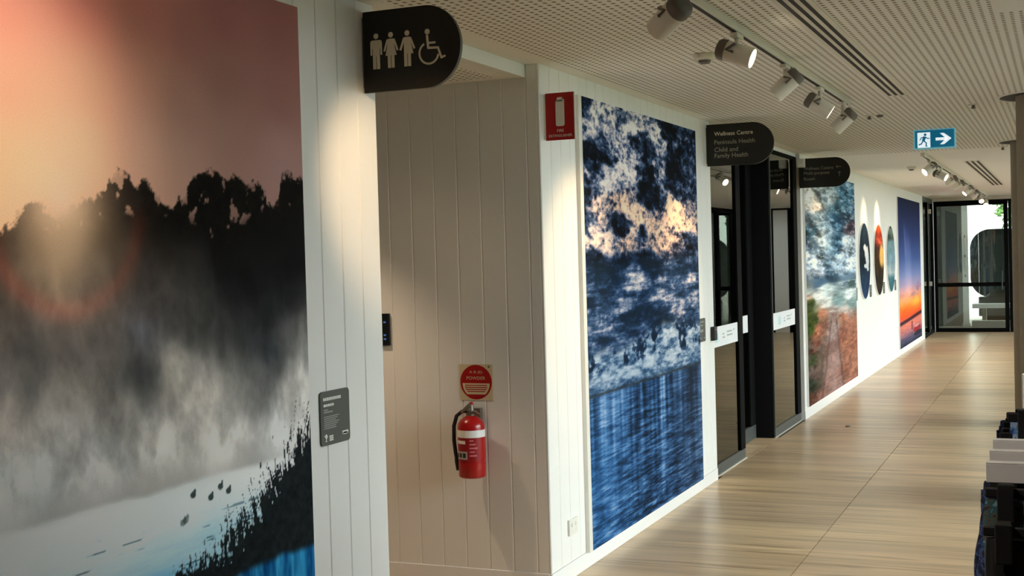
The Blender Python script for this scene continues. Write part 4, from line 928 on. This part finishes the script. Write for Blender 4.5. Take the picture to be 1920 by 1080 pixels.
spot('lit white track spotlight aimed at the storm beach mural', 1.035, 13.72, 2.415, (-0.66, -0.50, -0.50), 54, G2)
spot('lit white track spotlight beyond the exit sign turned to the corridor', 1.035, 15.05, 2.415, (0.80, -0.25, -0.40), 42, G2)
spot('white track spotlight aimed at the dark blue round print', 1.035, 16.4, 2.415, (-0.70, -0.02, -0.33), 48, G2, beam=40)
spot('white track spotlight aimed at the amber round print', 1.035, 17.6, 2.415, (-0.70, 0.0, -0.33), 75, G2, beam=40)
spot('white track spotlight aimed at the wall before the sunset mural', 1.035, 19.4, 2.415, (-0.60, -0.35, -0.62), 48, G2)
spot('white track spotlight aimed at the sunset mural', 1.035, 21.0, 2.41, (-0.60, 0.0, -0.62), 54, G2)
spot('lit white track spotlight pointing down the corridor near the end doors', 1.035, 22.6, 2.40, (0.15, -0.70, -0.55), 42, G2)
spot('last lit white track spotlight before the end doors', 1.035, 24.0, 2.385, (0.10, -0.66, -0.60), 42, G2)
# downlight in the alcove
t = thing('recessed_downlight', 'small recessed downlight in the alcove ceiling', 'downlight', (-1.2, 4.98, 2.471))
MB().profile((-1.2, 4.98, 2.4712), (-1.2, 4.98, 2.464), [(0, 0.055), (1, 0.050)], 28).build('trim_ring', M['fixture'], t, smooth=True)
MB().cyl((-1.2, 4.98, 2.4638), (-1.2, 4.98, 2.4630), 0.036).build('lens', M['lens'], t)
ld = bpy.data.lights.new('downlight_beam', 'SPOT'); ld.energy = 62; ld.color = (1.0, 0.74, 0.50); ld.spot_size = math.radians(88); ld.spot_blend = 0.6; ld.shadow_soft_size = 0.02
lo = bpy.data.objects.new('downlight_beam', ld); COL.objects.link(lo); lo.parent = t; lo.location = Vector((-1.2, 4.98, 2.460)) - ORG[t]

def slots(label, x0, x1, y0, y1, n=3):
    t = thing('slot_diffuser', label, 'air vent', ((x0 + x1) / 2, (y0 + y1) / 2, ZC))
    MB().box(x0 - 0.022, x1 + 0.022, y0 - 0.03, y1 + 0.03, ZC - 0.004, ZC - 0.0003).build('frame', M['fixture'], t)
    w_ = (x1 - x0) / (2 * n - 1)
    for k in range(n): MB().box(x0 + 2 * k * w_, x0 + (2 * k + 1) * w_, y0, y1, ZC - 0.0048, ZC - 0.0041).build('air_slot', M['slot'], t)
slots('long white slot diffuser with three black slots beside the near track', 1.326, 1.42, 1.5, 8.01)
slots('white slot diffuser with three dark slots on the far ceiling', 1.32, 1.46, 14.65, 20.6)
def smoke(label, x, y, group=None):
    t = thing('smoke_detector', label, 'smoke detector', (x, y, ZC), group)
    MB().profile((x, y, ZC - 0.0004), (x, y, ZC - 0.030), [(0, 0.052), (0.7, 0.050), (1, 0.040)], 28).build('base', M['fixture'], t, smooth=40)
    MB().profile((x, y, ZC - 0.030), (x, y, ZC - 0.046), [(0, 0.030), (0.6, 0.028), (1, 0.018)], 24).build('sensing_chamber', M['bracket'], t, smooth=40)
smoke('round white smoke detector on the ceiling between the near track and left wall', 0.763, 5.83)
smoke('round smoke detector on the far ceiling beyond the exit sign', 0.713, 15.1)
def sprinkler(label, x, y):
    t = thing('sprinkler_head', label, 'sprinkler', (x, y, ZC))
    MB().profile((x, y, ZC - 0.0004), (x, y, ZC - 0.008), [(0, 0.036), (1, 0.030)], 24).build('escutcheon', M['fixture'], t, smooth=True)
    MB().profile((x, y, ZC - 0.008), (x, y, ZC - 0.032), [(0, 0.012), (0.6, 0.008), (0.61, 0.017), (0.8, 0.017), (1, 0.004)], 16).build('deflector', M['bracket'], t, smooth=30)
sprinkler('small ceiling sprinkler past the end of the near lighting track', 1.063, 9.115)
sprinkler('small ceiling sprinkler beside the collar of the nearer brown column', 1.758, 8.86)
sprinkler('small ceiling sprinkler by the collar of the farther brown column', 1.776, 12.81)
for x_, lb in ((1.27, 'small ceiling sensor dot beside the near sprinkler'),):
    t = thing('ceiling_sensor', lb, 'sensor', (1.13, 9.15, ZC)); MB().profile((1.13, 9.15, ZC - 0.0004), (1.13, 9.15, ZC - 0.016), [(0, 0.026), (1, 0.018)], 18).build('sensor_dome', M['bracket'], t, smooth=True)

# running-man exit sign
t = thing('exit_sign', 'teal and white running man exit sign with an arrow hung from the ceiling', 'exit sign', (1.368, 10.5, 2.38))
x0, x1, z0, z1, ey = 1.211, 1.527, 2.380, 2.5335, 10.5
MB().box(x0, x1, ey, ey + 0.03, z0, z1).build('sign_body', M['exitrim'], t, bevel=0.003, seg=1)
MB().box(x0 + 0.012, x1 - 0.012, ey - 0.001, ey - 0.0002, z0 + 0.012, z1 - 0.006).build('teal_face', M['teal'], t)
fe = FY(ey - 0.0012)
MB().prism([(1.242, 2.393), (1.338, 2.393), (1.338, 2.512), (1.242, 2.512)], fe, 0, 0.0006).build('doorway_symbol', M['exitwhite'], t)
fm = FY(ey - 0.0019); mb = MB()
for p in (circ(1.300, 2.494, 0.0105, 16), stroke([(1.298, 2.480), (1.285, 2.446)], 0.022), stroke([(1.300, 2.478), (1.320, 2.462), (1.333, 2.466)], 0.008), stroke([(1.292, 2.478), (1.270, 2.470), (1.260, 2.452)], 0.008),
          stroke([(1.287, 2.448), (1.308, 2.430), (1.306, 2.402)], 0.010), stroke([(1.283, 2.446), (1.272, 2.424), (1.250, 2.416)], 0.010), stroke([(1.306, 2.405), (1.316, 2.403)], 0.008)): mb.prism(p, fm, 0, 0.0006)
mb.build('running_person_symbol', M['teal'], t)
MB().prism(stroke([(1.378, 2.455), (1.462, 2.455)], 0.022), fe, 0, 0.0006).prism([(1.410, 2.500), (1.440, 2.500), (1.496, 2.456), (1.440, 2.412), (1.410, 2.412), (1.456, 2.456)], fe, 0, 0.0006).build('arrow_symbol', M['exitwhite'], t)
for x in (1.27, 1.47): MB().cyl((x, ey + 0.015, z1), (x, ey + 0.015, ZC - 0.0002), 0.005, n=10).build('hanger', M['fixture'], t)

# ================================================================ COLUMNS
def column(label, x, y):
    t = thing('round_column', label, 'column', (x, y, 0))
    MB().cyl((x, y, 0.0005), (x, y, ZC - 0.0009), 0.232, n=64).build('shaft', M['column'], t, smooth=40)
    mb = MB(); n = 64
    ring = lambda r, z: [(x + r * math.cos(2 * math.pi * i / n), y + r * math.sin(2 * math.pi * i / n), z) for i in range(n)]
    mb.ring_stack([ring(0.233, ZC - 0.0006), ring(0.326, ZC - 0.0006), ring(0.326, ZC - 0.0003), ring(0.233, ZC - 0.0003)], False).build('shadow_gap', M['slot'], t)
    MB().ring_stack([ring(0.327, ZC - 0.0003), ring(0.345, ZC - 0.0003), ring(0.345, ZC - 0.006), ring(0.327, ZC - 0.006), ring(0.327, ZC - 0.0003)], False).build('collar_ring', M['ceilplain'], t)
column('thick round brown-grey concrete column rising behind the clothes rail', 2.253, 8.62)
column('thick round brown-grey concrete column farther along, past the first one', 2.09, 12.30)
# ================================================================ CLOTHES RAIL
def cloth(name, cols, sc, seed):                                # blotchy woven print
    m = bpy.data.materials.new(name); m.use_nodes = True; nt = m.node_tree; b = nt.nodes['Principled BSDF']
    ge = nt.nodes.new('ShaderNodeNewGeometry'); nz = nt.nodes.new('ShaderNodeTexNoise'); nz.inputs['Scale'].default_value = sc; nz.inputs['Detail'].default_value = 3; nz.noise_dimensions = '4D'; nz.inputs['W'].default_value = seed
    cr = nt.nodes.new('ShaderNodeValToRGB'); cr.color_ramp.interpolation = 'CONSTANT'
    while len(cr.color_ramp.elements) < len(cols): cr.color_ramp.elements.new(0.5)
    for i, c in enumerate(cols): cr.color_ramp.elements[i].position = 0.30 + 0.40 * i / len(cols) if i else 0; cr.color_ramp.elements[i].color = (*lin(c), 1)
    nt.links.new(ge.outputs['Position'], nz.inputs['Vector']); nt.links.new(nz.outputs['Fac'], cr.inputs[0]); nt.links.new(cr.outputs[0], b.inputs['Base Color'])
    b.inputs['Roughness'].default_value = 0.8
    return m
NAVY = cloth('navy_patterned_cloth', ((20, 26, 44), (32, 46, 84), (64, 86, 140), (24, 32, 56)), 60, 1)
BLUE = cloth('bright_blue_floral_cloth', ((40, 76, 150), (108, 158, 226), (176, 206, 244), (70, 118, 200)), 45, 2)
CAMO = cloth('grey_teal_patterned_cloth', ((46, 48, 44), (84, 84, 76), (40, 92, 100), (110, 150, 160)), 70, 3)
DENIM = cloth('dark_denim_cloth', ((18, 20, 26), (26, 30, 40), (34, 40, 52)), 90, 4)
XC = 2.312; ZR = 1.16
t = thing('clothes_rail', 'black metal clothes rail stand holding shorts on clip hangers', 'clothes rail', (XC, 3.7, 0))
MB().cyl((XC, 2.85, ZR), (XC, 4.72, ZR), 0.012, n=14).build('hanging_rail', M['rubber'], t, smooth=True)
for y in (2.87, 4.70):
    MB().cyl((XC, y, 0.04), (XC, y, ZR), 0.014, n=14).build('upright', M['rubber'], t, smooth=True)
    MB().box(XC - 0.20, XC + 0.20, y - 0.018, y + 0.018, 0.012, 0.040).build('base_bar', M['rubber'], t, bevel=0.004, seg=1)
    for s in (-1, 1): MB().cyl((XC + 0.18 * s, y, 0.0), (XC + 0.18 * s, y, 0.012), 0.018, n=14).build('foot', M['rubber'], t)
def hanger(label, y, z, group, hd, wdt=0.215, ct=0.008):
    """z = top of the waistband that it grips, hd = half depth of that waistband"""
    t = thing('clip_hanger', label, 'hanger', (XC, y, z), group)
    hk = [(XC, y, z + 0.026), (XC, y, ZR - 0.03)] + [(XC + 0.017 * math.sin(math.radians(a)), y, ZR - 0.0005 - 0.017 * math.cos(math.radians(a))) for a in (40, 80, 120, 160, 200, 240)]
    MB().tube(hk, 0.0025, 6).build('hook', M['steel'], t, smooth=True)
    MB().box(XC - wdt, XC + wdt, y - 0.006, y + 0.006, z + 0.006, z + 0.028).build('bar', M['rubber'], t, bevel=0.003, seg=1)
    for s in (-1, 1):
        cx = XC + s * (wdt - 0.045)
        c = MB().box(cx - 0.018, cx + 0.018, y - hd - ct - 0.002, y - hd - 0.002, z - 0.048, z + 0.040).build('clip', M['rubber'], t, bevel=0.003)
        MB().box(cx - 0.014, cx + 0.014, y - hd - 0.002, y + 0.012, z + 0.029, z + 0.039).build('clip_bridge', M['rubber'], c)
def shorts(label, y, z, wdt, length, m, seed, group, cat='shorts', depth=0.016):
    rnd = random.Random(seed); t = thing('shorts', label, cat, (XC, y, z - length), group)
    ph = [rnd.uniform(0, 6.28) for _ in range(6)]
    mb = MB(); n, rows = 40, 24
    for s in (-1, 1):
        rings = []
        for j in range(rows + 1):
            f = j / rows; zz = z - f * length
            wo = wdt * (0.94 + 0.08 * math.sin(min(1, f * 1.6) * 1.57) + 0.03 * math.sin(9 * f + ph[4])); wi = 0.0008 + 0.018 * max(0, (f - 0.45)) / 0.55
            cx = (wo + wi) / 2; hw = (wo - wi) / 2; dp = depth * (0.60 + 0.65 * min(1, f * 2.2))
            ring = []
            for i in range(n):
                a = 2 * math.pi * i / n
                wr = 1 + 0.20 * math.sin(3 * a + ph[0] + 2.4 * f) * f + 0.24 * math.sin(7 * a + ph[1] - 3 * f) * min(1, 3 * f) + 0.30 * math.exp(-f * 7) * math.sin(15 * a + ph[2])
                ring.append((XC + s * (cx + hw * math.copysign(abs(math.cos(a)) ** 0.7, math.cos(a))), y + dp * math.sin(a) * wr, zz + 0.010 * math.sin(2.2 * a + ph[3]) * f))
            rings.append(ring)
        mb.ring_stack(rings, True)
    mb.build('cloth', m, t, smooth=60)
    wb = MB(); k = 60
    rg = lambda zz, e: [(XC + (wdt * 0.945 + e) * math.cos(2 * math.pi * i / k), y + (depth * 0.75 + e) * math.sin(2 * math.pi * i / k), zz) for i in range(k)]
    wb.ring_stack([rg(z + 0.002, 0.0), rg(z + 0.002, 0.003), rg(z - 0.030, 0.003), rg(z - 0.030, 0.0)], False).build('waistband', m, t, smooth=50)
    return depth * 0.75 + 0.003
G3 = 'shorts on the clothes rail'; G4 = 'clip hangers on the clothes rail'; G5 = 'white header cards on the clothes rail'
items = [(2.985, 0.955, 0.205, 0.50, M['blackcloth'], 'black elastic-waist shorts at the end of the clothes rail', 'at the end of the rail on the black shorts', 0.026),
         (3.10, 1.020, 0.212, 0.46, CAMO, 'grey and teal patterned shorts tucked behind the black shorts', 'on the grey and teal patterned shorts', 0.016)]
for k in range(17):
    y = 3.20 + 0.08 * k
    if k == 7: items.append((y, 1.112, 0.180, 0.46, BLUE, 'bright blue floral shorts behind the white cards', 'on the bright blue floral shorts', 0.016))
    elif k == 16: items.append((y, 1.015, 0.215, 0.44, DENIM, 'dark denim shorts at the far end of the clothes rail', 'on the dark denim shorts', 0.016))
    else: items.append((y, 1.000 + 0.008 * (k % 3) + (0.03 if k > 7 else 0), 0.230 + 0.004 * (k % 2), 0.44, NAVY, 'navy patterned shorts in the row on the clothes rail', 'on one of the navy patterned shorts', 0.016))
for k, (y, z, wd, ln, m, lb, hl, dp) in enumerate(items):
    hd = shorts(lb, y, z, wd, ln, m, 30 + k, G3, depth=dp)
    hanger('black clip hanger ' + hl, y, z, G4, hd, wdt=min(0.205, wd), ct=0.016 if k == 0 else 0.007)
for y, z0, z1, lb in ((3.16, 1.050, 1.094, 'white header card on the clothes rail, just behind the grey and teal shorts'), (3.32, 1.058, 1.098, 'white header card on the clothes rail, between two other white cards'), (3.48, 1.060, 1.102, 'white header card on the clothes rail, next to the blue floral shorts')):
    t = thing('header_card', lb, 'card', (XC, y, z0), G5)
    MB().box(XC - 0.205, XC + 0.205, y - 0.004, y + 0.004, z0, z1).box(XC - 0.205, XC + 0.205, y - 0.004, y + 0.026, z1, z1 + 0.003).build('folded_board', M['whiteprint'], t, bevel=0.001, seg=1)
    MB().box(XC - 0.02, XC + 0.02, y - 0.002, y + 0.002, z1 + 0.003, ZR - 0.0125).build('hanging_tab', M['whiteprint'], t)
# white display board behind the rail
t = thing('display_board', 'white free-standing display board beyond the clothes rail', 'display board', (2.42, 5.4, 0))
MB().box(2.122, 2.78, 5.40, 5.43, 0.10, 1.095).build('board', M['whiteprint'], t, bevel=0.004, seg=1)
for x in (2.20, 2.70):
    MB().box(x - 0.02, x + 0.02, 5.405, 5.425, 0.02, 0.10).build('leg', M['fixture'], t)
    MB().box(x - 0.02, x + 0.02, 5.25, 5.58, 0.0, 0.02).build('foot', M['fixture'], t)

t = thing('floor_stud', 'small dark round stud set in the floor tiles near the entrance doors', 'floor stud', (0.457, 11.8, 0))
MB().profile((0.457, 11.8, 0.0), (0.457, 11.8, 0.010), [(0, 0.026), (0.6, 0.024), (1, 0.012)], 18).build('stud_cap', M['bracket'], t, smooth=True)

# ================================================================ BEHIND THE GLASS
t = thing('a_frame_sign', 'small white and black A-frame notice standing behind the entrance glass', 'sign', (-1.0, 11.5, 0))
MB().prism([(-1.2, 0.0), (-0.8, 0.0), (-0.8, 0.02), (-1.2, 0.02)], FY(11.4), 0, 0.03).build('foot', M['rubber'], t)
MB().box(-1.2, -0.8, 11.42, 11.45, 0.02, 1.0).build('board', M['rubber'], t)
MB().box(-1.17, -0.83, 11.415, 11.4195, 0.12, 0.95).build('poster', M['paper'], t)

# outside the end doors: paving, dark curved booth, white bench and trees
struct(MB().box(-12, 30, YE + 0.021, 60, -0.10, -0.012).build('ground_outside', M['paving']))
struct(MB().box(XR + 0.13, 40, -12, YE + 0.02, -0.10, -0.012).build('ground_outside', M['lawn']))  # unseen ground, made dark so the upper walls stay dim
BYY = 29.6
t = thing('curved_booth', 'dark felt booth with rounded corners standing outside the end doors', 'booth', (1.2, BYY, 0))
MB().prism(rrect(0.40, 2.05, 0.50, 1.99, 0.42, 10), FY(BYY), -0.9, 0.0).build('booth_shell', M['pod'], t, smooth=40)
MB().prism(rrect(0.52, 1.93, 0.62, 1.87, 0.34, 10), FY(BYY - 0.001), 0.0, 0.02).build('booth_panel', pbr('booth_grey', (0.045, 0.058, 0.055), 0.6, noise=0.4, scale=4), t, smooth=40)
MB().box(0.55, 1.9, BYY + 0.2, BYY + 0.7, 0.08, 0.50).build('booth_plinth', M['greymetal'], t)
MB().box(0.62, 1.84, BYY + 0.16, BYY + 0.74, -0.012, 0.08).build('booth_foot', M['black'], t)
t = thing('white_bench', 'long low white bench in front of the dark booth outside', 'bench', (1.2, 28.2, 0))
MB().box(0.52, 2.2, 28.05, 28.45, 0.33, 0.42).build('seat_slab', M['whiteprint'], t, bevel=0.01)
for x in (0.75, 1.95): MB().box(x - 0.04, x + 0.04, 28.1, 28.4, -0.012, 0.33).build('leg', M['steel'], t)
t = thing('concrete_step', 'pale concrete step on the paving outside the end doors', 'step', (1.2, 27.4, 0))
MB().box(0.56, 2.6, 27.25, 27.6, -0.011, 0.11).build('tread', M['paving'], t, bevel=0.006)
t = thing('white_post', 'slim white post outside the end doors', 'post', (0.44, 27.5, 0))
MB().box(0.385, 0.50, 27.45, 27.56, 0.0, 2.765).build('shaft', M['trim'], t, bevel=0.004, seg=1)
MB().box(0.37, 0.515, 27.435, 27.575, -0.012, 0.05).build('base_plate', M['fixture'], t)
for z in (1.0, 1.4, 1.8): MB().box(0.43, 0.455, 27.444, 27.449, z, z + 0.05).build('catch', M['steel'], t)
def tree(label, x, y, h, rad, n, seed):
    rnd = random.Random(seed); t = thing('garden_tree', label, 'tree', (x, y, 0), 'trees outside the end doors')
    MB().tube([(x, y, -0.02), (x + 0.05, y, h * 0.3), (x - 0.05, y + 0.1, h * 0.6), (x, y, h * 0.85)], [0.12, 0.09, 0.06, 0.03], 8).build('trunk', M['bark'], t, smooth=True)
    mb = MB()
    for k in range(n):
        while True:
            p = Vector((rnd.uniform(-1, 1), rnd.uniform(-1, 1), rnd.uniform(-1, 1)))
            if 0.25 < p.length < 1: break
        c = Vector((x, y, h * 0.68)) + Vector((p.x * rad, p.y * rad, p.z * h * 0.36))
        a = Vector((rnd.gauss(0, 1), rnd.gauss(0, 1), rnd.gauss(0, 0.6))).normalized(); b = a.orthogonal().normalized(); s = rnd.uniform(0.07, 0.15)
        mb._add([c - a * s, c + b * s * 0.4, c + a * s, c - b * s * 0.4], [(0, 1, 2, 3)])
    o = mb.build('foliage', M['leaf'], t); o['kind'] = 'stuff'
tree('bushy green tree behind the dark booth outside the end doors', 1.75, 36.0, 4.6, 1.2, 3400, 5)
tree('slender green tree on the paving to the right of the booth', 3.6, 33.0, 4.2, 1.2, 2600, 6)

# unseen hedges added outside the right windows to block low sky light
for k in range(5):
    y0 = 0.5 + 5.6 * k; rnd = random.Random(70 + k)
    t = thing('added_hedge', 'unseen hedge added outside the right-hand windows to block low sky light, ' + ['beside the clothes rail', 'beside the nearer column', 'beside the farther column', 'opposite the round prints', 'by the end doors'][k], 'hedge', (8.2, y0 + 2.7, 0), 'hedges added to block light outside the windows')
    MB().box(7.9, 8.6, y0 + 0.1, y0 + 5.3, -0.012, 1.70).build('added_hedge_core', M['core'], t)
    mb = MB()
    for i in range(1500):
        c = Vector((7.86 + rnd.gauss(0, 0.03), rnd.uniform(y0, y0 + 5.4), rnd.uniform(0, 1.78))) if i % 3 else Vector((rnd.uniform(7.8, 8.7), rnd.uniform(y0, y0 + 5.4), 1.73 + rnd.gauss(0, 0.03)))
        a = Vector((rnd.gauss(0, 1), rnd.gauss(0, 1), rnd.gauss(0, 1))).normalized(); b = a.orthogonal().normalized(); s = rnd.uniform(0.05, 0.10)
        mb._add([c - a * s, c + b * s * 0.5, c + a * s, c - b * s * 0.5], [(0, 1, 2, 3)])
    o = mb.build('foliage', M['leaf'], t); o['kind'] = 'stuff'
# dark walls and porch roof, added to darken what shows in the glass
struct(MB().box(-3.0, 0.385, 27.7, 27.85, -0.012, 2.76).build('wall_added_backing', M['darkwall']))
struct(MB().box(-3.0, 6.5, YE + 0.11, 31.2, 2.77, 2.95).build('ceiling_added_shade', M['darkwall']))
struct(MB().box(-3.0, -2.9, YE + 0.11, 27.69, -0.012, 2.76).build('wall_added_shade', M['darkwall']))
struct(MB().box(2.85, 6.5, 27.0, 27.1, -0.012, 2.76).build('wall_added_backing', M['darkwall']))
